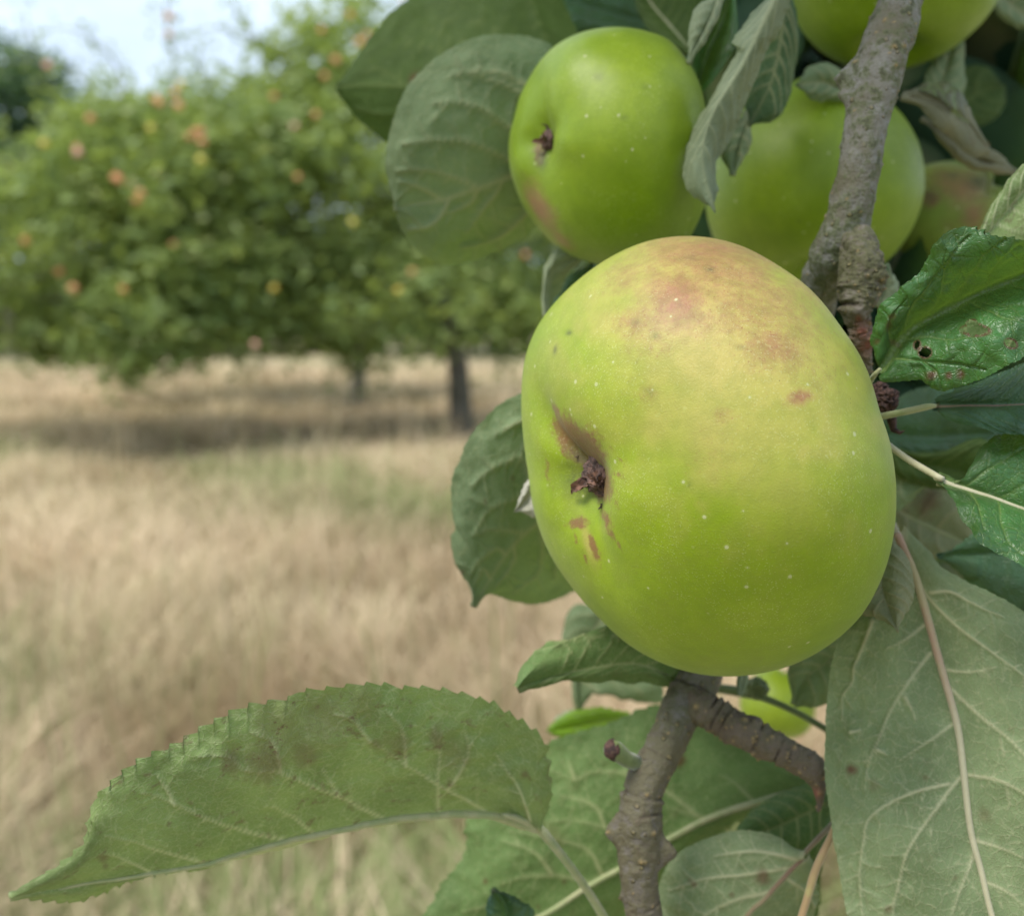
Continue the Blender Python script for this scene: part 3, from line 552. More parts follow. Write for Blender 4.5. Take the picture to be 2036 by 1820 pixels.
# tall shoots with sparse leaves against the sky
def shoot(label, pts, d, n):
    q = cr(pts, 30); c = P(q[:, 0], q[:, 1], np.full(30, d)); c[:, 1] += 0.15*np.sin(np.linspace(0, 5, 30)); root = empty('leafy_shoot', c[0]); tag(root, label, 'shoot')
    tube('stem', c, np.linspace(0.016, 0.005, 30), M['trunk'], root, c[0], seg=6)
    k = R_.randint(8, 30, n); pos = c[k]+R_.randn(n, 3)*0.10; V, F, t = leaf_cards(pos, R_.rand(n), 0.055); mesh_obj('leaves', V, F, M['crown'], root, c[0], smooth=False, attrs={'tint': ('POINT', t)})
shoot('upright leafy shoot rising into the sky at the far left', [(90, 260), (95, 170), (70, 100), (60, 20)], 12.4, 34)
shoot('arching twig crossing the sky at the far left', [(200, 200), (130, 130), (60, 120), (-20, 145)], 12.5, 40)
shoot('upright shoot with small leaves above the middle of the left crown', [(330, 220), (340, 120), (335, 50), (342, -20)], 12.6, 90)
shoot('leafy shoot leaning right against the sky beside the tall crown', [(560, 190), (520, 110), (480, 40), (465, -20)], 14, 80)
shoot('drooping leafy twig reaching into the sky from the left crown', [(240, 200), (220, 120), (170, 70), (120, 60)], 12.3, 46)
shoot('thin leafy twig leaning left into the sky gap', [(600, 150), (540, 90), (430, 60), (400, 75)], 13.5, 60)
shoot('short leafy shoot on top of the crown between two sky gaps', [(420, 220), (405, 160), (400, 110)], 13, 60)
# far trees
for i, (x, y, d, rx, ry, lab) in enumerate(((20, 250, 44, 110, 150, 'tall dark tree far off at the left edge of the orchard'), (120, 330, 48, 90, 120, 'smaller dark tree far off beside the tall one at the left'), (-120, 330, 46, 120, 160, 'dark tree far off just beyond the left edge'),
                                       (1150, 480, 50, 180, 150, 'dark tree far off behind the large apple'), (420, 520, 52, 200, 90, 'broad dark tree far off behind the left crown'), (760, 520, 54, 200, 90, 'broad dark tree far off behind the thin trunk'), (-60, 590, 50, 160, 60, 'low dark bush far off under the left crown'), (180, 590, 52, 160, 60, 'low dark bush far off behind the drooping boughs'), (900, 590, 50, 170, 60, 'low dark bush far off just left of the leaning trunk'), (620, 600, 54, 170, 50, 'low dark bush far off under the middle of the crowns'))):
    t0 = gpt(x, d); tree(lab, [t0, (t0[0], t0[1], 1.5), (t0[0]+0.2, t0[1], 4)], 0.25, [(x, y, d, rx, ry, 2.5, 2), (x, min(y+ry*0.7, 640), d, rx*0.9, 60, 2.5, 1)], 190, 40, 0.22, 0.6, [tuple(P(x+dx, y, d)) for dx in (-50, 0, 50)], 'crown_far', 'far trees beyond the orchard')
# fruit on the orchard trees
def fruit_material(name, c1, c2):
    b = NB(name); o = b.coord(); n = b.noise(o, 14, 3); return b.done(b.bsdf(Base_Color=b.mix(b.rng(n, 0.4, 0.6), c1, c2), Roughness=0.45))
M['fruit_red'] = fruit_material('fruit_red', (0.56, 0.20, 0.085), (0.58, 0.32, 0.13)); M['fruit_yellow'] = fruit_material('fruit_yellow', (0.62, 0.42, 0.06), (0.50, 0.50, 0.10)); M['fruit_pink'] = fruit_material('fruit_pink', (0.60, 0.26, 0.22), (0.62, 0.42, 0.28))
def small_apple(name, mat, r=0.042):
    na, nb = 14, 18; ph = np.linspace(0, math.pi, na)[:, None]; th = np.linspace(0, 2*math.pi, nb, endpoint=False)[None, :]; rho = np.sin(ph)**0.92*(1+0.06*np.cos(ph)); z = 0.88*np.cos(ph)-0.32*np.exp(-(rho/0.25)**2)*np.sign(np.cos(ph))
    v = np.stack([r*rho*np.cos(th), r*rho*np.sin(th), r*z*np.ones_like(th)], -1).reshape(-1, 3)
    f1 = grid_faces(na, nb, True); o = mesh_obj('apple', v, f1, M[mat])
    st, sf = tube_data(np.array([[0, 0, r*0.5], [0.002, 0, r*0.9], [0.004, 0.002, r*1.3]]), 0.0018, 6, cap=False); s = mesh_obj('stem', st, sf, M['trunk'], o); return o, s
RED = [(349, 186), (310, 198), (545, 192), (646, 152), (715, 84), (805, 6), (336, 34), (336, 69), (378, 272), (402, 282), (152, 294), (314, 345), (237, 357), (280, 385), (272, 400), (146, 573), (245, 577), (820, 540), (697, 30), (1045, 507), (355, 210), (400, 262), (230, 352), (640, 60), (730, 70), (118, 540), (52, 478), (345, 486), (592, 352), (668, 120), (180, 236), (628, 228), (318, 205), (390, 262)]
YEL = [(702, 443), (545, 573), (792, 577), (300, 255), (400, 318), (88, 285), (360, 168)]
PNK = [(508, 685), (155, 303), (265, 365), (585, 250), (95, 130), (770, 250)]
def fdepth(x): return 10.3 if x < 520 else 11.4
for lst, mat, lab, grp in ((RED, 'fruit_red', 'small red apple hanging among the leaves of an orchard tree behind', 'red apples on the orchard trees'), (YEL, 'fruit_yellow', 'small yellow apple hanging among the leaves of an orchard tree behind', 'yellow apples on the orchard trees'), (PNK, 'fruit_pink', 'small dull pink apple hanging among the leaves of an orchard tree behind', 'pink apples on the orchard trees')):
    src, st = small_apple('apple', mat)
    for i, (x, y) in enumerate(lst):
        if i == 0: o = src
        else:
            o = src.copy(); COL.objects.link(o); c = st.copy(); COL.objects.link(c); c.parent = o
        o.location = [float(a) for a in P(x, y, fdepth(x)+R_.rand()*0.6)]; k = 0.80+0.30*R_.rand(); o.scale = (k, k, k); o.rotation_euler = (R_.rand()*0.8, R_.rand()*0.8, R_.rand()*6)
        tag(o, lab, 'apple', grp)
#SECTION_BRANCH
# ------------------------------------------------------------------ the bough
def bark_tube(name, pts, mat, parent, org, n=240, seg=56, rings=(), nods=(), knobs=(), reds=(), jit=0.10, nodn=40, seed=0):
    """pts: (x, y, depth, width_px); rings: (t, depthfactor); knobs: (x, y, size_px, height_px)"""
    q = cr(pts, n); c = P(q[:, 0], q[:, 1], q[:, 2]); rad = q[:, 3]/FPX*q[:, 2]/2; t = np.linspace(0, 1, n)
    rr = rad.copy(); ring = np.zeros(n)
    v, f = tube_data(c, rr, seg, 0, 1, cap=True); nv_ = n*seg
    tt = np.r_[np.repeat(t, seg), 0, 1]; cc = np.vstack([np.repeat(c, seg, 0), c[:1], c[-1:]]); rd = np.r_[np.repeat(rad, seg), rad[0], rad[-1]]
    dirv = v-cc; dirv /= np.linalg.norm(dirv, axis=1)[:, None]+1e-12; off = jit*fbm(v*140+seed, 4)*rd+0.35*jit*fbm(v*600+seed, 3)*rd-0.30*jit*np.abs(fbm(v*1500+seed, 3))*rd
    rg = np.zeros(len(v))
    for (rt, am, wd) in rings:
        wob = 0.0035*fbm(v*160+rt*50, 2); e = np.exp(-((tt-rt-wob)/wd)**2); pm = np.clip(0.5+1.1*fbm(v*230+rt*31, 2), 0, 1.3); e = e*pm; off -= e*am*rd; off += pm*np.exp(-((tt-rt-wob-wd*2.2)/(wd*1.6))**2)*am*0.8*rd; rg = np.maximum(rg, e)
    x, y, dd = proj(v); fr_ = np.clip((q[:, 2].mean()+0.02-dd)*200, 0, 1)
    for (kx, ky, ks, kh) in knobs:
        e = np.exp(-(((x-kx)**2+(y-ky)**2)/ks**2)); side_ = np.clip((dirv@(P(kx, ky, q[:, 2].mean())-P(*q[np.argmin((q[:, 0]-kx)**2+(q[:, 1]-ky)**2), :3])))*300+0.4, 0, 1); off += e*side_*kh/FPX*q[:, 2].mean()*(1+0.4*fbm(v*500, 3))
    rs = np.random.RandomState(seed+3); nod = np.zeros(len(v))
    for k in range(nodn):
        i = rs.randint(0, nv_); cpt = v[i]; s = (0.00018+0.00034*rs.rand()**2); e = np.exp(-(((v-cpt)**2).sum(1))/s**2); nod = np.maximum(nod, e*0.8); off += e*s*1.3
    red = np.zeros(len(v))
    for (rx, ry, s) in reds: red = np.maximum(red, np.exp(-(((x-rx)**2+(y-ry)**2)/s**2)))
    v = v+dirv*off[:, None]
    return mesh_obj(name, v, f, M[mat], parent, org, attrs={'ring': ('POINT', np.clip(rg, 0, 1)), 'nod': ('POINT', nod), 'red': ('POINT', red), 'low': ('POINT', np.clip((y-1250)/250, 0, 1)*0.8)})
up_pts = [(1800, -60, 0.250, 88), (1792, 0, 0.250, 88), (1768, 73, 0.249, 96), (1747, 140, 0.248, 98), (1733, 201, 0.248, 88), (1708, 330, 0.249, 86), (1686, 439, 0.251, 92), (1668, 494, 0.254, 104), (1640, 545, 0.262, 88), (1618, 620, 0.275, 78), (1560, 800, 0.295, 80), (1480, 1050, 0.300, 82), (1420, 1250, 0.283, 84), (1388, 1350, 0.270, 86), (1343, 1437, 0.262, 80), (1314, 1498, 0.258, 80), (1284, 1559, 0.256, 84), (1272, 1640, 0.255, 90), (1270, 1702, 0.255, 84), (1270, 1743, 0.255, 72), (1282, 1820, 0.256, 76), (1300, 1900, 0.257, 76)]
org = P(1668, 494, 0.254); bough = empty('branch', org)
tag(bough, 'knobbly grey-green apple branch running from top to bottom edge behind the large apple', 'branch')
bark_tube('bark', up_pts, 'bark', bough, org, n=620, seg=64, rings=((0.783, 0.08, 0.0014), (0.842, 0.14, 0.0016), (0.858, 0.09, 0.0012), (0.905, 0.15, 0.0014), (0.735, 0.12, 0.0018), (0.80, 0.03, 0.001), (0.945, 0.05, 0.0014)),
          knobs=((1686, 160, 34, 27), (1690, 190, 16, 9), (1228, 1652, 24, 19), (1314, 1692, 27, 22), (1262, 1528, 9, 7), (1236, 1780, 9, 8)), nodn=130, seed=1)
bark_tube('spur', [(1688, 450, 0.258, 50), (1702, 498, 0.2485, 84), (1712, 531, 0.245, 84), (1713, 560, 0.244, 76), (1711, 586, 0.244, 78), (1705, 615, 0.244, 66), (1708, 640, 0.245, 56), (1714, 670, 0.246, 44), (1722, 705, 0.247, 26), (1727, 742, 0.248, 16)], 'bark_spur', bough, org, n=240, seg=60,
          rings=((0.10, 0.20, 0.010), (0.155, 0.13, 0.006), (0.20, 0.09, 0.005), (0.40, 0.10, 0.008), (0.55, 0.17, 0.010), (0.63, 0.08, 0.005), (0.72, 0.12, 0.006), (0.80, 0.08, 0.005)), knobs=((1750, 548, 18, 9), (1682, 560, 12, 6)), reds=((1716, 660, 22), (1722, 690, 18), (1708, 635, 9)), jit=0.30, nodn=60, seed=4)
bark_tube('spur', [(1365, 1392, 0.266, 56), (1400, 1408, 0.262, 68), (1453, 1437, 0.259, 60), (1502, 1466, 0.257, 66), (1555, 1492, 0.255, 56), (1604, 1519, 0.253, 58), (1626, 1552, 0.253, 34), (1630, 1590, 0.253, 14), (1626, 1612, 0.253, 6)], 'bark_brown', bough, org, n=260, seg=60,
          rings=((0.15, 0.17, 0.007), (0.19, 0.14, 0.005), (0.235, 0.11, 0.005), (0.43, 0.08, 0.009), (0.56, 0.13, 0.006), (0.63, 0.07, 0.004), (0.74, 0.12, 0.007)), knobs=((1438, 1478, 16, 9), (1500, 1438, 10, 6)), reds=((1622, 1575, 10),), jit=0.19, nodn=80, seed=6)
tube('cut_twig', P(*np.array([(1212, 1484, 0.250), (1225, 1492, 0.251), (1245, 1508, 0.253), (1275, 1520, 0.256)]).T), np.array([0.0019, 0.0022, 0.0019, 0.0018]), M['bud_green'], bough, org, seg=16)
mesh_obj('cut_end', *merge([tube_data(P(*np.array([(1209, 1480, 0.2495), (1215, 1485, 0.2500), (1226, 1493, 0.2515)]).T), np.array([0.0012, 0.0021, 0.0021]), 16, 0.3, 900)]), M['withered'], bough, org)
# withered blossom remains on the spur
def crumple(name, cx, cy, d, rx, ry, mat, parent, org, seed):
    c = P(cx, cy, d); na, nb = 46, 60; ph = np.linspace(0, math.pi, na)[:, None]; th = np.linspace(0, 2*math.pi, nb, endpoint=False)[None, :]
    q = np.stack([np.sin(ph)*np.cos(th), np.sin(ph)*np.sin(th), np.cos(ph)*np.ones_like(th)], -1).reshape(-1, 3); r = 1+0.22*fbm(q*1.6+seed, 3)-0.32*np.abs(fbm(q*3.2+seed*2, 3))
    s = d/FPX; return mesh_obj(name, c+q*r[:, None]*np.array([rx*s, (rx+ry)/2*s, ry*s]), grid_faces(na, nb, True), M[mat], parent, org)
wb = empty('withered_blossom', P(1760, 790, 0.236)); tag(wb, 'shrivelled dark brown blossom remnant between the large apple and the upper leaf stalk', 'dead blossom'); wo = P(1760, 790, 0.236)
crumple('clump', 1762, 793, 0.236, 26, 27, 'withered', wb, wo, 3); crumple('clump', 1748, 775, 0.238, 18, 16, 'withered', wb, wo, 5)
tube('curled_tip', P(*np.array([(1770, 818, 0.238), (1773, 838, 0.238), (1777, 854, 0.238), (1790, 860, 0.237), (1799, 856, 0.236)]).T), np.array([0.0011, 0.0009, 0.0007, 0.0004, 0.0001]), M['withered'], wb, wo, seg=8, jit=0.2, jscale=900)

#SECTION_APPLES
OUT1 = [(1388, 468), (1474, 486), (1550, 527), (1616, 577), (1672, 648), (1717, 719), (1748, 815), (1778, 917), (1784, 993), (1778, 1069), (1758, 1144), (1717, 1220), (1651, 1281), (1575, 1322), (1474, 1344), (1398, 1342), (1322, 1322), (1246, 1281), (1186, 1225), (1135, 1165), (1094, 1104), (1069, 1043), (1051, 942), (1039, 866), (1034, 790), (1041, 714), (1064, 653), (1105, 598), (1160, 547), (1221, 506), (1297, 476)]
r1 = make_apple('largest green apple in the foreground, yellowish with a pink blush on top', 1412, 905, 0.240, 432, 352, (-0.845, -0.13, -0.52), 'apple_main', OUT1,
    blushes=((1350, 600, 110, 80, -0.5, 0.85), (1420, 510, 210, 70, 0.1, 0.72), (1545, 690, 100, 55, 0.2, 0.60), (1490, 590, 200, 110, 0.4, 0.60), (1270, 640, 60, 50, 0, 0.55), (1590, 790, 32, 16, -0.2, 0.85), (1447, 825, 32, 22, 0, 0.5), (1240, 545, 70, 40, -0.6, 0.45), (1280, 780, 50, 40, 0, 0.30), (1640, 740, 60, 60, 0, 0.3), (1400, 900, 120, 70, 0, 0.18)),
    yellows=((1440, 680, 340, 200, 0.5, 1.0), (1400, 560, 260, 140, 0.1, 1.0), (1450, 840, 260, 160, 0.2, 0.75), (1550, 960, 130, 120, 0.2, 0.45), (1170, 1080, 10, 45, -0.25, 0.8)),
    russets=((1105, 815, 12, 34, -0.45, 0.75), (1130, 865, 30, 56, -0.4, 1.0), (1172, 900, 40, 66, -0.5, 1.0), (1196, 960, 30, 66, -0.15, 1.0), (1205, 1030, 16, 40, -0.4, 0.8), (1215, 1060, 10, 34, -0.5, 0.7), (1150, 1040, 30, 22, 0, 0.9), (1225, 1000, 14, 30, -0.3, 0.55), (1180, 1085, 9, 32, -0.3, 0.95), (1232, 1085, 6, 24, -0.5, 0.6), (1145, 1070, 7, 24, -0.1, 0.7), (1235, 915, 7, 22, -0.6, 0.6), (1100, 975, 6, 22, 0.1, 0.5), (1120, 900, 7, 26, -0.5, 0.7), (1215, 890, 8, 24, -0.7, 0.55), (1080, 850, 6, 20, -0.2, 0.4), (1258, 1000, 16, 5, 0.2, 0.45), (1165, 1110, 6, 22, -0.3, 0.6), (1088, 930, 10, 40, -0.1, 0.6), (1230, 945, 20, 10, 0.3, 0.6), (1100, 660, 14, 14, 0, 0.35), (1095, 880, 26, 16, 0.5, 0.4), (1245, 1240, 8, 6, 0, .5), (1375, 960, 16, 12, 0, 0.4)),
    darks=((1131, 661, 8, 6, 0, 0.95), (1104, 695, 5, 12, 0.2, 0.75), (1303, 667, 8, 5, 0, 0.6), (1412, 535, 12, 5, 0.1, 0.75), (1470, 690, 12, 6, 0.1, 0.55), (1350, 602, 9, 7, 0, 0.45), (1371, 962, 5, 4, 0, 0.7), (1268, 720, 4, 4, 0, 0.7), (1290, 778, 12, 10, 0, 0.35), (1265, 640, 10, 8, 0, .4), (1375, 512, 18, 8, 0, .35), (1150, 905, 26, 36, -0.4, 0.6), (1155, 958, 40, 54, 0, 0.9)),
    basin=(0.18, 0.19), lobes=0.007, seed=1, na=260, nb=300, lobe_ph=0.6, furrows=((2.3, 0.30, 0.075), (-1.3, 0.35, 0.06)))
root1, C1, R1, H1, fr1, cal1, _ = r1
print('calyx px', proj(cal1[None]))
calyx(root1, C1, cal1+fr1[0]*0.0006, fr1, 0.215/FPX, 60, seed=2)
OUT2 = [(1243, 54), (1333, 80), (1378, 135), (1404, 220), (1412, 320), (1398, 420), (1360, 490), (1290, 528), (1220, 532), (1170, 521), (1109, 492), (1061, 442), (1025, 373), (1011, 308), (1022, 235), (1051, 156), (1098, 94), (1152, 65)]
r2 = make_apple('smooth green apple above left of the largest one with its eye turned left', 1212, 292, 0.292, 240, 205, (-0.80, -0.10, -0.59), 'apple_green', OUT2,
    blushes=((1075, 420, 30, 60, -0.35, 0.9), (1110, 480, 40, 20, 0.6, 0.7)), yellows=((1240, 170, 150, 110, 0, 0.8),), russets=((1074, 305, 16, 40, 0, 0.8),), darks=((1190, 153, 9, 7, 0, 0.4), (1283, 172, 8, 6, 0, 0.4), (1240, 234, 7, 5, 0, 0.4), (1078, 318, 17, 30, 0, 0.85)),
    basin=(0.20, 0.20), lobes=0.008, seed=3, lobe_ph=0.4, furrows=((1.6, 0.6, 0.05), (-1.4, 0.6, 0.05)))
calyx(r2[0], r2[1], r2[5]+r2[4][0]*0.001, r2[4], 0.28/FPX, 26, seed=5)
make_apple('glossy green apple half hidden behind the upper branch', 1612, 372, 0.345, 210, 200, (-0.1, 0.95, 0.3), 'apple_green', yellows=((1560, 260, 150, 140, 0, 0.6),), lobes=0.02, seed=6, darks=((1590, 440, 5, 4, 0, 0.4),))
make_apple('green apple cut off by the top edge behind the branch', 1780, -78, 0.335, 208, 200, (0.1, 0.98, 0.1), 'apple_green', lobes=0.02, seed=8)
make_apple('small green apple with brown rough russet patch right of the branch', 1885, 448, 0.375, 128, 118, (0.5, 0.4, -0.6), 'apple_russet', blushes=((1915, 375, 70, 50, 0.3, 1.0), (1848, 395, 26, 22, 0, 0.9), (1935, 430, 34, 50, 0, 1.0)), russets=((1848, 395, 22, 18, 0, 0.6),), darks=((1850, 392, 22, 18, 0, 0.6), (1950, 362, 40, 26, 0, 1.0), (1895, 348, 20, 10, 0, 0.7)), yellows=((1850, 330, 40, 30, 0, 1), (1800, 500, 60, 60, 0, 0.5)), lobes=0.05, seed=9)
make_apple('shaded dark green apple in the top right corner', 2010, 92, 0.50, 120, 112, (0.2, 0.7, -0.3), 'apple_russet', blushes=((2025, 95, 40, 40, 0, 0.8),), lobes=0.04, seed=10)
make_apple('bright green apple blurred below the largest apple behind the side twig', 1548, 1398, 0.46, 72, 68, (0.2, 0.8, 0.3), 'apple_green', yellows=((1540, 1400, 100, 100, 0, 1),), lobes=0.03, seed=12)

#SECTION_LEAVES
# ------------------------------------------------------------------ foreground leaves, upper left
make_leaf('dark olive leaf with pointed tip furthest back at the upper left', [(1180, 230), (1050, 205), (870, 180), (760, 170), (668, 173)], [(1180, 230), (1150, 60), (1060, -60), (930, -70), (820, -10), (755, 60), (705, 120), (668, 173)],
    [(1180, 230), (1080, 330), (930, 350), (830, 320), (765, 276), (710, 232), (668, 173)], 'leaf_olive', dm=(0.330, 0.335, 0.340), dl=(0.330, 0.345, 0.355, 0.340), dr=(0.330, 0.355, 0.350, 0.340), serr=3, vw=4.5, ridge=0.0016, veins=0,
    vtrace=[[(1130, 215), (1040, 110), (960, 50), (860, 38)], [(1060, 205), (1000, 120), (900, 80), (830, 45)], [(980, 195), (910, 125), (840, 88), (790, 92)], [(870, 180), (820, 178), (760, 140), (720, 145)], [(930, 185), (830, 220), (760, 225), (710, 215)], [(1060, 210), (960, 280), (860, 300)], [(1120, 220), (1090, 90), (1060, 20), (1055, -20)]], spots=((825, 158, 14, 0.8), (838, 160, 10, 0.7)), seed=1)
make_leaf('broad grey-green leaf seen from below beside the green apple at the upper left', [(1075, 322), (1014, 348), (953, 373), (880, 397), (825, 405), (786, 414)], [(1075, 322), (1120, 200), (1110, 105), (1062, 74), (1007, 69), (953, 72), (898, 94), (844, 134), (804, 181), (779, 253), (768, 326), (772, 380), (786, 414)],
    [(1075, 322), (1105, 420), (1060, 460), (1007, 492), (953, 515), (891, 528), (845, 508), (808, 474), (790, 440), (786, 414)], 'leaf_grey', dm=(0.312, 0.310, 0.308), dl=(0.312, 0.306, 0.297, 0.297, 0.308), dr=(0.312, 0.333, 0.338, 0.322, 0.308), serr=1.6, nv=150, nu=40, vw=4.6, ridge=0.0018, veins=0,
    vtrace=[[(1060, 180), (1000, 150), (960, 142), (900, 148)], [(1040, 190), (1000, 168), (935, 145)], [(1040, 270), (1006, 250), (953, 214), (898, 203), (862, 206)], [(1040, 330), (1000, 311), (935, 284), (880, 279), (801, 286)], [(953, 373), (898, 351), (844, 337), (790, 340)], [(880, 397), (830, 370), (795, 362)], [(1000, 352), (985, 385), (965, 410), (928, 462)], [(950, 374), (938, 400), (915, 415), (870, 430)], [(893, 394), (880, 425), (850, 450), (815, 455)], [(1060, 330), (1055, 400), (1020, 440), (985, 468), (920, 490)]], spots=((812, 154, 4, 0.6),), seed=2, bulge=0.004, wav=0.0008)
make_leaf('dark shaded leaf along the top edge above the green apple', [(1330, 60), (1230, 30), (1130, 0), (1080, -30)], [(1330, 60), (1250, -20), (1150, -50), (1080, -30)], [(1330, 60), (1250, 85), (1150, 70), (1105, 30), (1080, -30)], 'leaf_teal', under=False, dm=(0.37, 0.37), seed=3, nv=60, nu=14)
make_leaf('dull olive leaf with a stalk at the top edge right of the green apple', [(1375, 105), (1335, 55), (1300, 15), (1270, -30)], [(1375, 105), (1330, 95), (1290, 60), (1262, 10), (1270, -30)], [(1375, 105), (1385, 50), (1400, -10), (1340, -50), (1270, -30)], 'leaf_olive', dm=(0.335, 0.345), seed=4, nv=60, nu=14, mid_w=(7, 4), petiole=[(1400, 160, 0.33, 8), (1388, 128, 0.332, 8), (1375, 105, 0.335, 7)])
# narrow leaves hanging between the apples
make_leaf('folded dark leaf with a pale edge hanging right of the upper green apple', [(1455, -30), (1436, 40), (1405, 110), (1378, 205)], [[(1455, -30), (1415, 40), (1372, 118), (1378, 205)], [(1455, -30), (1395, 40), (1352, 140), (1378, 205)]], [(1455, -30), (1470, 50), (1440, 130), (1378, 205)], 'leaf_dark', under=False,
    dm=(0.285, 0.288, 0.29), dl=[(0.285, 0.278, 0.288), (0.285, 0.286, 0.29)], dr=(0.285, 0.28, 0.288), seed=5, nv=80, nu=14, serr=1.5, veins=6, vw=2)
make_leaf('grey-green folded leaf strip along the left edge of the dark hanging leaf', [(1436, -25), (1412, 40), (1385, 90), (1368, 128)], [(1436, -25), (1392, 20), (1372, 70), (1368, 128)], [(1436, -25), (1425, 30), (1398, 85), (1368, 128)], 'leaf_pale', dm=(0.272, 0.274), seed=6, nv=60, nu=10, serr=1.5, veins=4, vw=2)
make_leaf('long pale curled leaf hanging down between the two upper apples', [(1560, -40), (1520, 40), (1475, 130), (1420, 220), (1398, 290), (1400, 350), (1423, 425)], [(1560, -40), (1500, 20), (1452, 82), (1462, 104), (1437, 157), (1397, 227), (1364, 289), (1357, 345), (1366, 382), (1390, 405), (1423, 425)],
    [(1560, -40), (1576, -20), (1554, 48), (1525, 103), (1506, 146), (1488, 183), (1473, 234), (1448, 293), (1431, 330), (1434, 380), (1423, 425)], 'leaf_pale', dm=(0.250, 0.256, 0.262), dl=(0.255, 0.268, 0.268, 0.262), dr=(0.255, 0.262, 0.268, 0.262), seed=7, nv=130, nu=18, serr=2.2, teeth=26, veins=8, vw=2.2, wav=0.0009, bulge=0.003)
make_leaf('dark grey-green leaf hanging behind the long pale curled leaf', [(1560, -40), (1555, 60), (1535, 160), (1490, 250)], [(1560, -40), (1500, 80), (1480, 180), (1490, 250)], [(1560, -40), (1588, 30), (1584, 128), (1569, 201), (1535, 242), (1490, 250)], 'leaf_teal', dm=(0.285, 0.29, 0.29), dl=(0.285, 0.305, 0.29), seed=8, nv=80, nu=16, serr=1.5)
make_leaf('small narrow leaf tip hanging below the dark grey-green leaf', [(1490, 225), (1470, 290), (1456, 350)], [(1490, 225), (1452, 270), (1438, 310), (1456, 350)], [(1490, 225), (1490, 280), (1470, 330), (1456, 350)], 'leaf_grey', dm=(0.293, 0.29), seed=9, nv=50, nu=10, veins=3)
make_leaf('grey leaf curling between the green apple and the largest apple', [(1085, 640), (1088, 580), (1105, 535), (1160, 505)], [(1085, 640), (1072, 580), (1085, 520), (1120, 492), (1160, 505)], [(1085, 640), (1110, 590), (1128, 550), (1160, 505)], 'leaf_pale', dm=(0.30, 0.305), dr=(0.3, 0.312, 0.305), seed=10, nv=60, nu=14, veins=4, serr=1)
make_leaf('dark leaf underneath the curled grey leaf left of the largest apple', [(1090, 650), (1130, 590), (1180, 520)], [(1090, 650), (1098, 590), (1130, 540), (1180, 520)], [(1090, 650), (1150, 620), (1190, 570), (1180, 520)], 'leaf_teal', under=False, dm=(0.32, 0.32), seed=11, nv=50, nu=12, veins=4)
# left of the apple
make_leaf('grey-green leaf left of the largest apple with a darker lower half', [(1150, 985), (1090, 1026), (1057, 1047), (1027, 1075), (1000, 1108), (960, 1172), (940, 1206)], [(1150, 985), (1140, 850), (1100, 775), (1036, 783), (997, 801), (966, 829), (936, 868), (918, 908), (902, 944), (896, 980), (901, 1029), (908, 1049), (895, 1068), (900, 1095), (912, 1125), (933, 1172), (940, 1206)],
    [(1150, 985), (1190, 1080), (1170, 1150), (1133, 1178), (1103, 1193), (1073, 1201), (1027, 1196), (990, 1188), (962, 1187), (940, 1206)], 'leaf_grey', dm=(0.285, 0.285, 0.290), dl=(0.285, 0.275, 0.272, 0.28, 0.29), dr=(0.285, 0.315, 0.325, 0.305, 0.29), serr=2.4, nv=150, nu=40, veins=0, vw=4.2, ridge=0.0016, bulge=0.004, wav=0.0009,
    vtrace=[[(1070, 1040), (1040, 915), (1005, 918), (965, 940), (940, 965)], [(1080, 870), (1040, 838), (1010, 850), (985, 865)], [(1090, 1026), (1060, 985), (1010, 995), (970, 1015), (945, 1055)], [(1045, 1058), (1015, 1055), (975, 1050), (940, 1062)], [(1005, 1100), (985, 1090), (950, 1115), (935, 1140)], [(975, 1150), (960, 1130), (945, 1160)], [(1070, 1040), (1078, 1090), (1065, 1140), (1025, 1175)], [(1020, 1082), (1022, 1110), (1005, 1140), (985, 1165)], [(1120, 1005), (1110, 1080), (1100, 1150)], [(1100, 920), (1040, 915), (1000, 920)]], spots=((1020, 950, 5, 0.6), (1043, 960, 4, 0.6), (965, 996, 5, 0.5), (920, 1136, 6, 0.7)), seed=12)
make_leaf('small whitish folded leaf tip peeking out left of the largest apple', [(1075, 935), (1052, 985), (1022, 1018)], [(1075, 935), (1045, 955), (1030, 990), (1022, 1018)], [(1075, 935), (1100, 1000), (1070, 1030), (1022, 1018)], 'leaf_white', dm=(0.265, 0.265), seed=13, nv=50, nu=12, veins=3, serr=0.5)
make_leaf('blurred grey leaf hanging behind the lower left of the largest apple', [(1200, 1210), (1165, 1290), (1150, 1350), (1150, 1418)], [(1200, 1210), (1140, 1205), (1118, 1285), (1135, 1340), (1150, 1418)], [(1200, 1210), (1290, 1300), (1320, 1395), (1240, 1388), (1185, 1372), (1150, 1418)], 'leaf_grey', dm=(0.36, 0.36), seed=14, nv=60, nu=14, veins=5)
make_leaf('dark green leaf under the largest apple with a bluish curled tip pointing left', [(1400, 1345), (1343, 1348), (1262, 1319), (1155, 1332), (1080, 1350), (1027, 1366)], [[(1400, 1345), (1340, 1262), (1240, 1243), (1180, 1252), (1118, 1281), (1060, 1330), (1027, 1366)], [(1400, 1345), (1340, 1270), (1240, 1260), (1150, 1272), (1085, 1276), (1048, 1310), (1027, 1366)]],
    [(1400, 1345), (1400, 1372), (1339, 1366), (1237, 1361), (1115, 1356), (1065, 1360), (1027, 1366)], 'leaf_mid', dm=(0.275, 0.262, 0.255), dl=[(0.275, 0.265, 0.25), (0.276, 0.27, 0.254)], dr=(0.275, 0.268, 0.255), seed=15, nv=110, nu=18, serr=1.5, veins=7, vw=1.8)
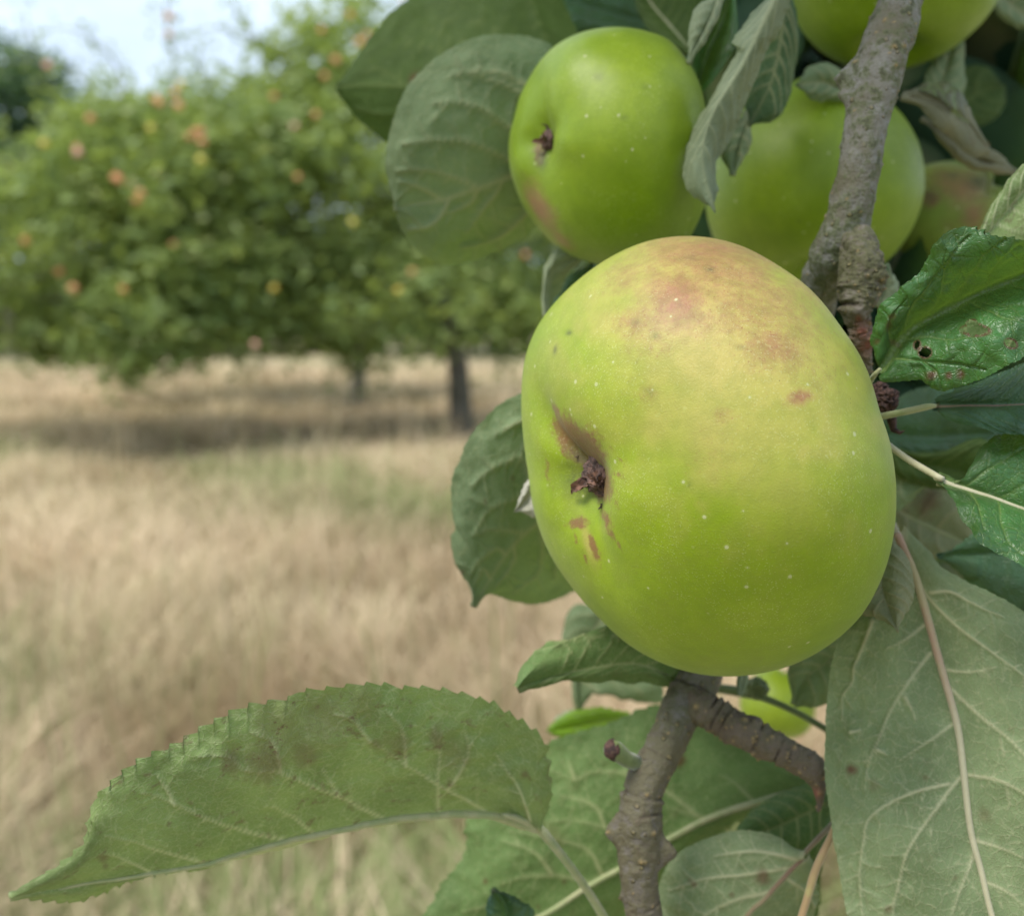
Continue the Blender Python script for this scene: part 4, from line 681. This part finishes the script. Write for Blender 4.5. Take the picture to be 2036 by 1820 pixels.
make_leaf('bright yellow-green leaf lying behind the lower branch, left of it', [(1290, 1425), (1200, 1430), (1085, 1452)], [(1290, 1425), (1210, 1405), (1140, 1415), (1085, 1452)], [(1290, 1425), (1220, 1450), (1130, 1462), (1085, 1452)], 'leaf_lime', under=False, dm=(0.36, 0.35), seed=16, nv=50, nu=12, veins=4)
make_leaf('small pale blue-grey leaf tip beside the bright yellow-green leaf', [(1170, 1450), (1130, 1440), (1092, 1452)], [(1170, 1450), (1150, 1410), (1115, 1418), (1092, 1452)], [(1170, 1450), (1130, 1462), (1092, 1452)], 'leaf_pale', dm=(0.375, 0.37), seed=17, nv=40, nu=10, veins=3)
# bottom leaves
make_leaf('large bright green toothed leaf with a pointed tip at the bottom left', [(1068, 1642), (1000, 1617), (942, 1611), (871, 1614), (765, 1625), (665, 1646), (571, 1667), (471, 1696), (412, 1714), (353, 1723), (235, 1742), (106, 1764), (21, 1781)],
    [(1068, 1642), (1088, 1620), (1096, 1584), (1092, 1525), (1083, 1472), (1018, 1422), (953, 1387), (883, 1372), (794, 1366), (730, 1359), (665, 1364), (600, 1369), (571, 1387), (500, 1402), (441, 1428), (400, 1449), (353, 1478), (277, 1508), (224, 1549), (194, 1584), (182, 1631), (165, 1678), (106, 1728), (59, 1757), (21, 1781)],
    [(1068, 1642), (980, 1612), (900, 1606), (800, 1616), (700, 1634), (600, 1660), (500, 1688), (412, 1718), (330, 1738), (247, 1760), (165, 1787), (76, 1785), (21, 1781)], 'leaf_bright',
    dm=(0.262, 0.250, 0.240, 0.236), dl=(0.262, 0.238, 0.222, 0.218, 0.224, 0.236), dr=(0.264, 0.268, 0.266, 0.252, 0.238), serr=10, teeth=40, nv=320, nu=62, veins=0, vw=3.0, ridge=0.0009, bulge=0.005, wav=0.0013,
    vtrace=[[(571, 1667), (500, 1655), (412, 1628), (347, 1602), (282, 1572)], [(765, 1625), (677, 1584), (618, 1561), (559, 1534), (488, 1531), (459, 1508), (395, 1502)], [(971, 1612), (889, 1564), (806, 1517), (736, 1475), (706, 1472)], [(412, 1714), (353, 1696), (294, 1678), (235, 1658), (210, 1655)], [(1055, 1625), (1036, 1572), (1012, 1537), (985, 1500)], [(871, 1610), (870, 1540), (875, 1490), (860, 1440)], [(620, 1650), (560, 1610), (520, 1600)], [(300, 1730), (240, 1700), (200, 1690)], [(736, 1475), (700, 1430), (660, 1420)], [(559, 1534), (545, 1480), (500, 1455)], [(347, 1602), (310, 1540)], [(889, 1564), (930, 1500), (925, 1450)], [(677, 1584), (640, 1530)], [(806, 1517), (800, 1450), (770, 1410)]],
    spots=((632, 1407, 6, 0.8), (748, 1478, 12, 0.5), (205, 1703, 10, 0.6), (210, 1718, 7, 0.5), (895, 1550, 9, 0.55), (530, 1515, 40, 0.6), (460, 1515, 26, 0.55), (870, 1465, 18, 0.5), (605, 1500, 30, 0.5), (640, 1430, 60, 0.38), (560, 1440, 70, 0.32), (720, 1400, 40, 0.3), (900, 1500, 36, 0.3), (790, 1480, 26, 0.4), (1045, 1540, 8, 0.6), (925, 1510, 14, 0.35)),
    mid_w=(19, 5), mid_mat='stalk', petiole=[(1000, 1618, 0.2550, 8), (1040, 1629, 0.2590, 15), (1068, 1643, 0.262, 19), (1095, 1672, 0.263, 18), (1130, 1716, 0.265, 16), (1165, 1765, 0.268, 16), (1198, 1818, 0.27, 17), (1240, 1890, 0.272, 17)], seed=18)
make_leaf('large leaf underside spreading behind the lower branch to the bottom edge', [(1616, 1561), (1522, 1588), (1420, 1621), (1331, 1665), (1237, 1722), (1176, 1755), (1074, 1820), (930, 1890), (760, 1960)],
    [(1616, 1561), (1560, 1505), (1480, 1450), (1400, 1415), (1318, 1402), (1257, 1417), (1176, 1447), (1090, 1478), (1020, 1550), (960, 1595), (932, 1630), (928, 1680), (908, 1720), (878, 1752), (850, 1800), (800, 1880), (760, 1960)], [(1616, 1561), (1560, 1610), (1440, 1650), (1350, 1740), (1240, 1850), (1080, 1920), (900, 1980), (760, 1960)], 'leaf_mid',
    dm=(0.290, 0.300, 0.302), dl=(0.29, 0.308, 0.306, 0.302, 0.302), dr=(0.29, 0.315, 0.31), serr=5, teeth=44, nv=280, nu=64, veins=0, vw=4, mid_w=(14, 8), mid_mat='stalk', wav=0.0016, bulge=0.004,
    vtrace=[[(1400, 1630), (1320, 1570), (1260, 1548), (1232, 1535), (1175, 1535), (1143, 1548), (1095, 1530)], [(1290, 1690), (1204, 1645), (1140, 1630), (1080, 1633)], [(1176, 1755), (1100, 1738), (1025, 1745), (990, 1758)], [(1400, 1625), (1358, 1612), (1325, 1600)], [(1500, 1594), (1460, 1555), (1430, 1540)], [(1070, 1820), (980, 1800), (920, 1810)], [(1143, 1548), (1130, 1510)], [(1260, 1548), (1245, 1490)], [(1204, 1645), (1180, 1600), (1110, 1580)], [(1100, 1738), (1060, 1690), (1000, 1670)], [(1200, 1745), (1170, 1690), (1100, 1665), (1010, 1650)]],
    spots=((1352, 1510, 12, 0.8), (966, 1750, 6, 0.7), (1122, 1752, 6, 0.6), (1070, 1802, 5, 0.6), (1100, 1660, 22, 0.3)), seed=19)
make_leaf('broad grey-green leaf right of the lower branch at the bottom edge', [(1592, 1702), (1522, 1780), (1481, 1822), (1400, 1960)], [(1592, 1702), (1560, 1670), (1522, 1655), (1461, 1651), (1400, 1668), (1345, 1698), (1312, 1745), (1300, 1820), (1320, 1900), (1400, 1960)], [(1592, 1702), (1616, 1730), (1622, 1810), (1580, 1900), (1400, 1960)], 'leaf_under',
    dm=(0.262, 0.268), dl=(0.262, 0.268, 0.272, 0.27), dr=(0.264, 0.28, 0.27), nv=230, nu=54, veins=0, serr=1.5, vw=4, vtrace=[[(1575, 1722), (1480, 1735), (1400, 1745), (1330, 1770)], [(1530, 1770), (1450, 1790), (1380, 1830)], [(1585, 1705), (1500, 1690), (1420, 1700)], [(1560, 1740), (1600, 1770), (1615, 1800)]], mid_w=(9, 6), mid_mat='stalk_brown', petiole=[(1592, 1702, 0.262, 9), (1625, 1668, 0.262, 10), (1655, 1638, 0.264, 11)], pet_mat='stalk_brown', spots=((1516, 1738, 15, 0.7), (1455, 1775, 5, 0.5), (1380, 1755, 5, 0.6), (1372, 1748, 5, 0.4)), seed=20)
make_leaf('dark bluish leaf between the side twig and the broad bottom leaf', [(1655, 1590), (1580, 1625), (1520, 1650), (1455, 1662)], [(1655, 1590), (1620, 1555), (1560, 1572), (1500, 1605), (1455, 1662)], [(1655, 1590), (1640, 1680), (1600, 1715), (1530, 1690), (1455, 1662)], 'leaf_teal', under=True, dm=(0.275, 0.285), dl=(0.275, 0.28, 0.288), seed=21, nv=70, nu=16, veins=5)
make_leaf('dark green leaf behind the yellow stalk at the bottom edge', [(1640, 1640), (1620, 1740), (1590, 1870)], [(1640, 1640), (1570, 1720), (1560, 1800), (1590, 1870)], [(1640, 1640), (1640, 1740), (1630, 1820), (1590, 1870)], 'leaf_olive', dm=(0.295, 0.30), seed=22, nv=50, nu=12)
st = empty('leaf_stalk', P(1660, 1640, 0.25)); tag(st, 'bare yellow leaf stalk hanging left of the large lower right leaf', 'stalk')
q = cr([(1664, 1620, 0.25, 11), (1655, 1655, 0.25, 13), (1624, 1722, 0.25, 16), (1604, 1788, 0.25, 15), (1585, 1850, 0.25, 15)], 30); tube('petiole', P(q[:, 0], q[:, 1], q[:, 2]), q[:, 3]/FPX*0.125, M['stalk_yellow'], st, P(1660, 1640, 0.25), seg=12, jit=0.05, jscale=300)
st = empty('fruit_stalk', P(1441, 1372, 0.30)); so_ = P(1441, 1372, 0.30); tag(st, 'dark green stalk with a swollen bud under the largest apple above the side twig', 'stalk')
q = cr([(1420, 1366, 0.30, 18), (1480, 1376, 0.30, 22), (1522, 1388, 0.295, 15), (1583, 1415, 0.29, 13), (1645, 1450, 0.285, 13)], 30); tube('stem', P(q[:, 0], q[:, 1], q[:, 2]), q[:, 3]/FPX*0.145, M['bud_green'], st, so_, seg=12)
crumple('bud', 1503, 1366, 0.297, 26, 24, 'bud_green', st, so_, 9)
make_leaf('small pale pointed stipule hanging just under the largest apple', [(1478, 1335), (1475, 1360), (1470, 1384)], [(1478, 1335), (1466, 1355), (1470, 1384)], [(1478, 1335), (1486, 1355), (1470, 1384)], 'leaf_pale', dm=(0.272, 0.27), seed=23, nv=30, nu=6, veins=0, serr=0, bulge=0.0005, wav=0.0002)
make_leaf('bluish grey-green leaf under the lower right of the largest apple', [(1700, 1255), (1650, 1310), (1600, 1350), (1578, 1400)], [(1700, 1255), (1600, 1270), (1572, 1330), (1578, 1400)], [(1700, 1255), (1700, 1350), (1640, 1400), (1578, 1400)], 'leaf_grey', dm=(0.285, 0.29), seed=24, nv=60, nu=16, veins=5)
make_leaf('small dark bluish curled leaf in front of the big underside at the bottom edge', [(1010, 1860), (1005, 1800), (978, 1764)], [(1010, 1860), (968, 1820), (978, 1764)], [(1010, 1860), (1060, 1815), (1020, 1780), (978, 1764)], 'leaf_teal', under=False, dm=(0.272, 0.268), dl=(0.27, 0.262, 0.268), seed=43, nv=60, nu=14, veins=3, serr=2.5, teeth=10)
make_leaf('light green leaf showing through the holes of the glossy chewed leaf', [(2110, 560), (2000, 640), (1880, 700)], [(2110, 560), (1990, 590), (1905, 640), (1880, 700)], [(2110, 560), (2060, 680), (1960, 720), (1880, 700)], 'leaf_mid', dm=(0.236, 0.234), seed=44, nv=60, nu=16, veins=4, bulge=0.0008, wav=0.0004)
# large lower right leaf
make_leaf('large grey-green leaf underside filling the lower right with a pale forked midrib', [(1783, 1062), (1804, 1106), (1820, 1145), (1848, 1243), (1871, 1326), (1903, 1440), (1916, 1530), (1930, 1648), (1950, 1726), (1973, 1820), (2020, 1960), (2080, 2080)],
    [(1783, 1062), (1755, 1120), (1706, 1224), (1671, 1263), (1647, 1341), (1638, 1440), (1636, 1518), (1647, 1597), (1663, 1695), (1685, 1810), (1750, 1950), (1900, 2060), (2080, 2080)], [(1783, 1062), (1826, 1088), (1867, 1124), (1918, 1149), (1965, 1169), (2036, 1210), (2150, 1300), (2280, 1500), (2300, 1750), (2200, 1950), (2080, 2080)], 'leaf_under',
    dm=(0.246, 0.242, 0.236, 0.232, 0.236), dl=(0.248, 0.250, 0.246, 0.242, 0.24), dr=(0.248, 0.238, 0.222, 0.225, 0.235), serr=1.6, teeth=60, nv=330, nu=70, veins=0, vw=3.4, ridge=0.0009, bulge=0.003, wav=0.0012,
    vtrace=[[(1828, 1153), (1851, 1192), (1906, 1247), (1965, 1290), (2036, 1342), (2100, 1400)], [(1887, 1365), (1946, 1420), (2005, 1467), (2036, 1498), (2110, 1580)], [(1918, 1538), (1985, 1550), (2036, 1575), (2120, 1640)], [(1850, 1298), (1816, 1341), (1773, 1408), (1746, 1471), (1726, 1518), (1718, 1573)], [(1908, 1545), (1867, 1597), (1808, 1683), (1785, 1765), (1775, 1812), (1780, 1880)], [(1738, 1235), (1718, 1279), (1698, 1326), (1694, 1357), (1672, 1385), (1672, 1430)], [(1887, 1557), (1808, 1577), (1734, 1620), (1718, 1675), (1710, 1754), (1715, 1820)], [(1851, 1177), (1891, 1177), (1946, 1204), (1997, 1224)], [(1840, 1240), (1800, 1270), (1760, 1290)], [(1940, 1690), (1920, 1740), (1890, 1820)], [(1940, 1670), (1990, 1685), (2036, 1705)], [(1800, 1385), (1815, 1415), (1820, 1430)], [(1905, 1430), (1850, 1470), (1790, 1510)], [(1745, 1490), (1765, 1500)], [(1690, 1455), (1710, 1450)], [(1785, 1110), (1745, 1180), (1738, 1235)], [(1870, 1330), (1930, 1335), (1980, 1325)], [(1955, 1750), (2000, 1770), (2036, 1800)]],
    spots=((1689, 1529, 11, 0.9), (1958, 1618, 14, 0.35), (1766, 1806, 9, 0.5), (1840, 1545, 5, 0.4), (1900, 1745, 6, 0.4), (1740, 1560, 12, 0.25)), mid_w=(17, 9), mid_mat='midrib_pink', petiole=[(1740, 990, 0.262, 15), (1768, 1032, 0.252, 16), (1783, 1062, 0.246, 17)], pet_mat='stalk_pink', seed=25)
make_leaf('small woolly beige leaf hanging over the top of the large lower right leaf', [(1772, 1075), (1752, 1140), (1762, 1195), (1786, 1257)], [(1772, 1075), (1735, 1170), (1707, 1214), (1735, 1224), (1765, 1241), (1786, 1257)], [(1772, 1075), (1795, 1096), (1811, 1132), (1812, 1178), (1807, 1208), (1794, 1226), (1786, 1257)], 'leaf_wool', dm=(0.243, 0.238, 0.232), dl=(0.243, 0.242, 0.232), dr=(0.243, 0.236, 0.232), serr=1.5, nv=90, nu=22, veins=5, vw=1.8, teeth=14, seed=26, wav=0.0008)
# right side
make_leaf('glossy dark green leaf with chewed holes right of the largest apple', [(1739, 745), (1765, 716), (1795, 672), (1833, 642), (1891, 612), (1942, 586), (1993, 566), (2036, 548), (2100, 522), (2180, 500)],
    [(1739, 745), (1729, 685), (1732, 647), (1740, 612), (1770, 586), (1810, 553), (1833, 521), (1853, 490), (1881, 462), (1904, 452), (1924, 450), (1942, 457), (1980, 472), (2036, 478), (2110, 480), (2180, 500)],
    [(1739, 745), (1765, 752), (1803, 754), (1836, 757), (1853, 774), (1871, 781), (1892, 774), (1942, 756), (1980, 738), (2008, 721), (2036, 708), (2110, 640), (2180, 500)], 'leaf_dark', under=False,
    dm=(0.222, 0.218, 0.214, 0.212), dl=(0.226, 0.216, 0.204, 0.200, 0.204), dr=(0.222, 0.214, 0.205, 0.202, 0.206), serr=2.0, teeth=40, nv=230, nu=58, veins=0, vw=2.3, bulge=0.004, wav=0.0022, ridge=0.0012,
    vtrace=[[(1800, 670), (1815, 620), (1860, 560), (1905, 500), (1930, 470)], [(1833, 642), (1870, 600), (1885, 540), (1892, 520)], [(1891, 612), (1940, 545), (1960, 510), (2000, 480)], [(1960, 580), (1985, 530), (2036, 500)], [(1780, 695), (1772, 640), (1800, 590)], [(1795, 672), (1845, 665), (1895, 672), (1935, 668)], [(1775, 710), (1830, 715), (1880, 722), (1960, 735)], [(1880, 618), (1940, 595), (1985, 605), (2036, 600)], [(1925, 595), (1985, 625), (2036, 640)], [(1830, 715), (1860, 745), (1872, 775)], [(2010, 560), (2060, 570), (2120, 560)]],
    spots=((1768, 650, 9, 0.6), (1772, 632, 7, 0.6), (1781, 683, 6, 0.5), (1850, 747, 9, 0.9), (1886, 748, 8, 0.9), (1911, 746, 8, 0.9), (1740, 680, 5, 0.6)), holes=((1940, 657, 27, 10, 0.1), (1836, 697, 11, 10, 0), (2011, 683, 12, 8, 0.3), (1932, 643, 9, 7, 0), (1821, 682, 5, 8, 0.3)), seed=27, mid_w=None, petiole=[(1722, 772, 0.232, 12), (1730, 758, 0.227, 12), (1739, 745, 0.222, 10), (1750, 733, 0.2205, 7)], pet_mat='stalk')
make_leaf('dark green leaf with pale midrib just below the glossy chewed leaf', [(1853, 807), (1917, 805), (1978, 804), (2036, 802), (2190, 795)], [(1853, 807), (1862, 786), (1917, 765), (2008, 735), (2080, 715), (2190, 795)], [(1853, 807), (1871, 825), (1893, 839), (1947, 849), (1978, 860), (1999, 862), (2036, 866), (2110, 870), (2190, 795)], 'leaf_teal', under=False,
    dm=(0.225, 0.222), dl=(0.225, 0.228, 0.226), dr=(0.225, 0.214, 0.216), nv=150, nu=34, veins=7, vw=2, serr=1.8, teeth=46, mid_w=(8, 3), mid_mat='stalk_brown', petiole=[(1735, 832, 0.232, 13), (1760, 826, 0.230, 14), (1805, 817, 0.227, 14), (1845, 808, 0.2253, 13), (1862, 806, 0.2247, 7)], seed=28, spots=((1862, 818, 6, 0.5),), ridge=0.0008)
make_leaf('glossy green leaf with a folded lobe and long stalk at the right edge', [(1862, 946), (1917, 968), (1978, 989), (2036, 1010), (2110, 1040), (2190, 1090)], [(1862, 946), (1896, 950), (1917, 945), (1929, 925), (1938, 904), (1962, 880), (1990, 862), (2060, 850), (2150, 920), (2190, 1090)],
    [(1862, 946), (1880, 977), (1899, 998), (1908, 1026), (1929, 1047), (1941, 1074), (1972, 1096), (2002, 1108), (2036, 1132), (2110, 1160), (2190, 1090)], 'leaf_dark', under=False, dm=(0.222, 0.218, 0.214), dl=(0.222, 0.222, 0.216, 0.212), dr=(0.222, 0.208, 0.205, 0.21), nv=170, nu=42, veins=0, vw=2.2, serr=1.6, teeth=40, ridge=0.0009, wav=0.0016,
    vtrace=[[(1985, 990), (2000, 985), (2036, 965), (2090, 930)], [(1920, 968), (1955, 940), (2000, 910), (2036, 885)], [(1985, 990), (1995, 1040), (2010, 1080), (2036, 1110)], [(1925, 970), (1945, 1000), (1960, 1050)], [(2060, 1020), (2080, 1060)]], mid_w=(12, 8), mid_mat='stalk_pale', petiole=[(1755, 872, 0.238, 11), (1765, 883, 0.235, 12), (1807, 914, 0.229, 13), (1862, 946, 0.222, 12.5), (1875, 952, 0.2215, 11)], pet_mat='stalk_pale', spots=(), seed=29)
make_leaf('pale olive leaf with a purple spot in the gap right of the largest apple', [(1780, 1010), (1830, 1040), (1935, 1085)], [(1780, 1010), (1830, 950), (1880, 935), (1930, 1000), (1935, 1085)], [(1780, 1010), (1790, 1070), (1830, 1105), (1880, 1108), (1935, 1085)], 'leaf_wool', dm=(0.30, 0.30), seed=30, nv=70, nu=16, veins=3, spots=((1845, 1000, 22, 0.9), (1852, 985, 16, 0.8)), mid_w=(6, 5))
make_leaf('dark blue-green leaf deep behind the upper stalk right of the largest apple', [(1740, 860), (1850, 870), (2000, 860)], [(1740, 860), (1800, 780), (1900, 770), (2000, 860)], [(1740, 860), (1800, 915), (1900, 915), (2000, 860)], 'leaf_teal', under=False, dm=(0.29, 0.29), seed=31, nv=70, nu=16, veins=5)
make_leaf('brownish olive leaf behind the folded lobe right of the largest apple', [(1750, 880), (1830, 920), (1950, 945)], [(1750, 880), (1850, 900), (1960, 870), (1950, 945)], [(1750, 880), (1790, 950), (1870, 975), (1950, 945)], 'leaf_olive', dm=(0.285, 0.285), dl=(0.285, 0.28), seed=32, nv=60, nu=14, veins=4)
make_leaf('shaded grey leaf behind the pale stalk right beside the largest apple', [(1740, 900), (1790, 950), (1850, 960)], [(1740, 900), (1800, 910), (1850, 930), (1850, 960)], [(1740, 900), (1760, 1010), (1800, 1010), (1850, 960)], 'leaf_grey', dm=(0.288, 0.29), seed=33, nv=50, nu=12, veins=3)
make_leaf('dark blue-green leaf at the right edge above the large lower right leaf', [(2150, 1060), (2050, 1090), (1950, 1100), (1860, 1105)], [(2150, 1060), (2050, 1010), (1950, 1050), (1860, 1105)], [(2150, 1060), (2150, 1240), (2040, 1240), (1950, 1180), (1860, 1105)], 'leaf_teal', under=False, dm=(0.255, 0.262), seed=34, nv=80, nu=20, veins=5, vw=2.6)
make_leaf('olive leaf underside at the right edge above the glossy chewed leaf', [(1930, 505), (1990, 430), (2060, 350), (2150, 280)], [(1930, 505), (1946, 452), (1975, 400), (2036, 330), (2150, 280)], [(1930, 505), (2040, 520), (2150, 450), (2150, 280)], 'leaf_bright', dm=(0.243, 0.24), seed=35, nv=80, nu=22, veins=5, vw=2.2, serr=1.4)
make_leaf('small pale oval leaf behind the spur right of the branch', [(1745, 610), (1762, 570), (1766, 522)], [(1745, 610), (1735, 560), (1748, 524), (1766, 522)], [(1745, 610), (1782, 600), (1790, 560), (1766, 522)], 'leaf_pale', dm=(0.27, 0.27), seed=36, nv=50, nu=12, veins=3, serr=0.5)
make_leaf('curled pale leaf with brown edge behind the branch at the upper right', [(1795, 190), (1860, 205), (1920, 240), (1962, 300)], [[(1795, 190), (1850, 165), (1910, 185), (1962, 300)], [(1795, 190), (1845, 185), (1890, 215), (1962, 300)]], [(1795, 190), (1850, 240), (1900, 280), (1935, 308), (1962, 300)], 'leaf_dry', dm=(0.31, 0.30, 0.305), dl=[(0.31, 0.305, 0.305), (0.31, 0.298, 0.305)], seed=37, nv=70, nu=14, veins=4)
make_leaf('thin dry pale leaf hanging below the curled pale one at the upper right', [(1830, 235), (1900, 280), (1950, 320), (2040, 350)], [(1830, 235), (1910, 265), (1970, 300), (2040, 350)], [(1830, 235), (1880, 295), (1932, 336), (1985, 335), (2040, 350)], 'leaf_dry', dm=(0.32, 0.315), seed=38, nv=60, nu=12, veins=4)
make_leaf('dim grey leaf pointing up behind the branch at the upper right', [(1860, 215), (1880, 140), (1905, 50)], [(1860, 215), (1838, 160), (1860, 110), (1905, 50)], [(1860, 215), (1910, 190), (1912, 120), (1905, 50)], 'leaf_grey', dm=(0.34, 0.345), seed=39, nv=60, nu=14, veins=4)
make_leaf('blurred grey-blue leaf in the top right corner', [(1960, -40), (2010, 10), (2080, 60)], [(1960, -40), (2050, -50), (2090, 0), (2080, 60)], [(1960, -40), (1975, 20), (2020, 58), (2080, 60)], 'leaf_grey', dm=(0.37, 0.37), seed=40, nv=50, nu=12, veins=4)
make_leaf('bright green leaf lit from behind near the top right corner', [(1870, 240), (1940, 190), (2000, 170)], [(1870, 240), (1890, 150), (1950, 130), (2000, 170)], [(1870, 240), (1950, 250), (1990, 220), (2000, 170)], 'leaf_olive', dm=(0.40, 0.41), seed=41, nv=50, nu=12, veins=4)
make_leaf('pale grey-green leaf top just above the half hidden glossy apple', [(1690, 190), (1640, 165), (1580, 170)], [(1690, 190), (1660, 130), (1610, 125), (1580, 170)], [(1690, 190), (1650, 200), (1610, 200), (1580, 170)], 'leaf_grey', dm=(0.315, 0.31), seed=42, nv=50, nu=12, veins=3)
# shaded interior of the tree behind the fruit, with unseen shading leaves added above
def inner_and_shading_foliage():
    n = 1150; V, F, A1, A2 = [], [], [], []; o = 0
    for i in range(n):
        k = R_.rand()
        if i >= 820:  # unseen leaves added along the sun's path to shade the right cluster
            q0 = P(1640+R_.rand()*420, 20+R_.rand()*420, 0.32+R_.rand()*0.2); c0 = q0+np.array(sv)*(0.16+0.35*R_.rand())+R_.randn(3)*0.03; x, y, d = [float(k_) for k_ in proj(c0)]
            if y > -150: y = -150-R_.rand()*300; x = max(x, 1650)
        elif i < 46: x, y, d = 1370+R_.rand()*110, 60+R_.rand()*460, 0.43+R_.rand()*0.12
        elif i > 560: x, y, d = 1500+R_.rand()*1500, -220-R_.rand()*1500, 0.36+R_.rand()*0.9  # leaves added out of frame above, to hold back sky light
        elif i < 90: x, y, d = 1590+R_.rand()*170, 520+R_.rand()*240, 0.37+R_.rand()*0.08
        elif k < 0.62: x, y, d = 1480+R_.rand()*760, -160+R_.rand()*760, 0.46+R_.rand()*0.5
        elif k < 0.82: x, y, d = 1120+R_.rand()*500, -230+R_.rand()*260, 0.45+R_.rand()*0.4
        else: x, y, d = 1760+R_.rand()*480, 520+R_.rand()*640, 0.43+R_.rand()*0.4
        c = P(x, y, d); a = R_.randn(3); a /= np.linalg.norm(a); b = np.cross(a, R_.randn(3)); b /= np.linalg.norm(b); nn = np.cross(a, b); L = 0.035+0.02*R_.rand(); m = 9
        t = np.linspace(-1, 1, m); wd = 0.55*L*np.sqrt(np.clip(1-t**2, 0, 1))**0.9
        ctr = c+np.outer(t*L, a)+np.outer(-0.25*L*t**2, nn); l = ctr-np.outer(wd, b)+np.outer(0.25*wd, nn); r = ctr+np.outer(wd, b)+np.outer(0.25*wd, nn)
        v = np.stack([l, ctr, r], 1).reshape(-1, 3); V.append(v); F.append(grid_faces(m, 3)+o); o += len(v)
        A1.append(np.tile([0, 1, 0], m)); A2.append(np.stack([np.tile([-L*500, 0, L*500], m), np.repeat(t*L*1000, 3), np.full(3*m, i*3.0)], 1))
    V = np.vstack(V); tag(mesh_obj('foliage', V, np.vstack(F), M['leaf_teal'], attrs={'vein': ('POINT', np.concatenate(A1)), 'spot': ('POINT', np.zeros(len(V))), 'leafmm': ('POINT', np.vstack(A2))}), 'dense shaded apple leaves filling the dark space behind the fruit at the upper right, with unseen leaves added above to shade it', 'foliage', kind='stuff')
inner_and_shading_foliage()
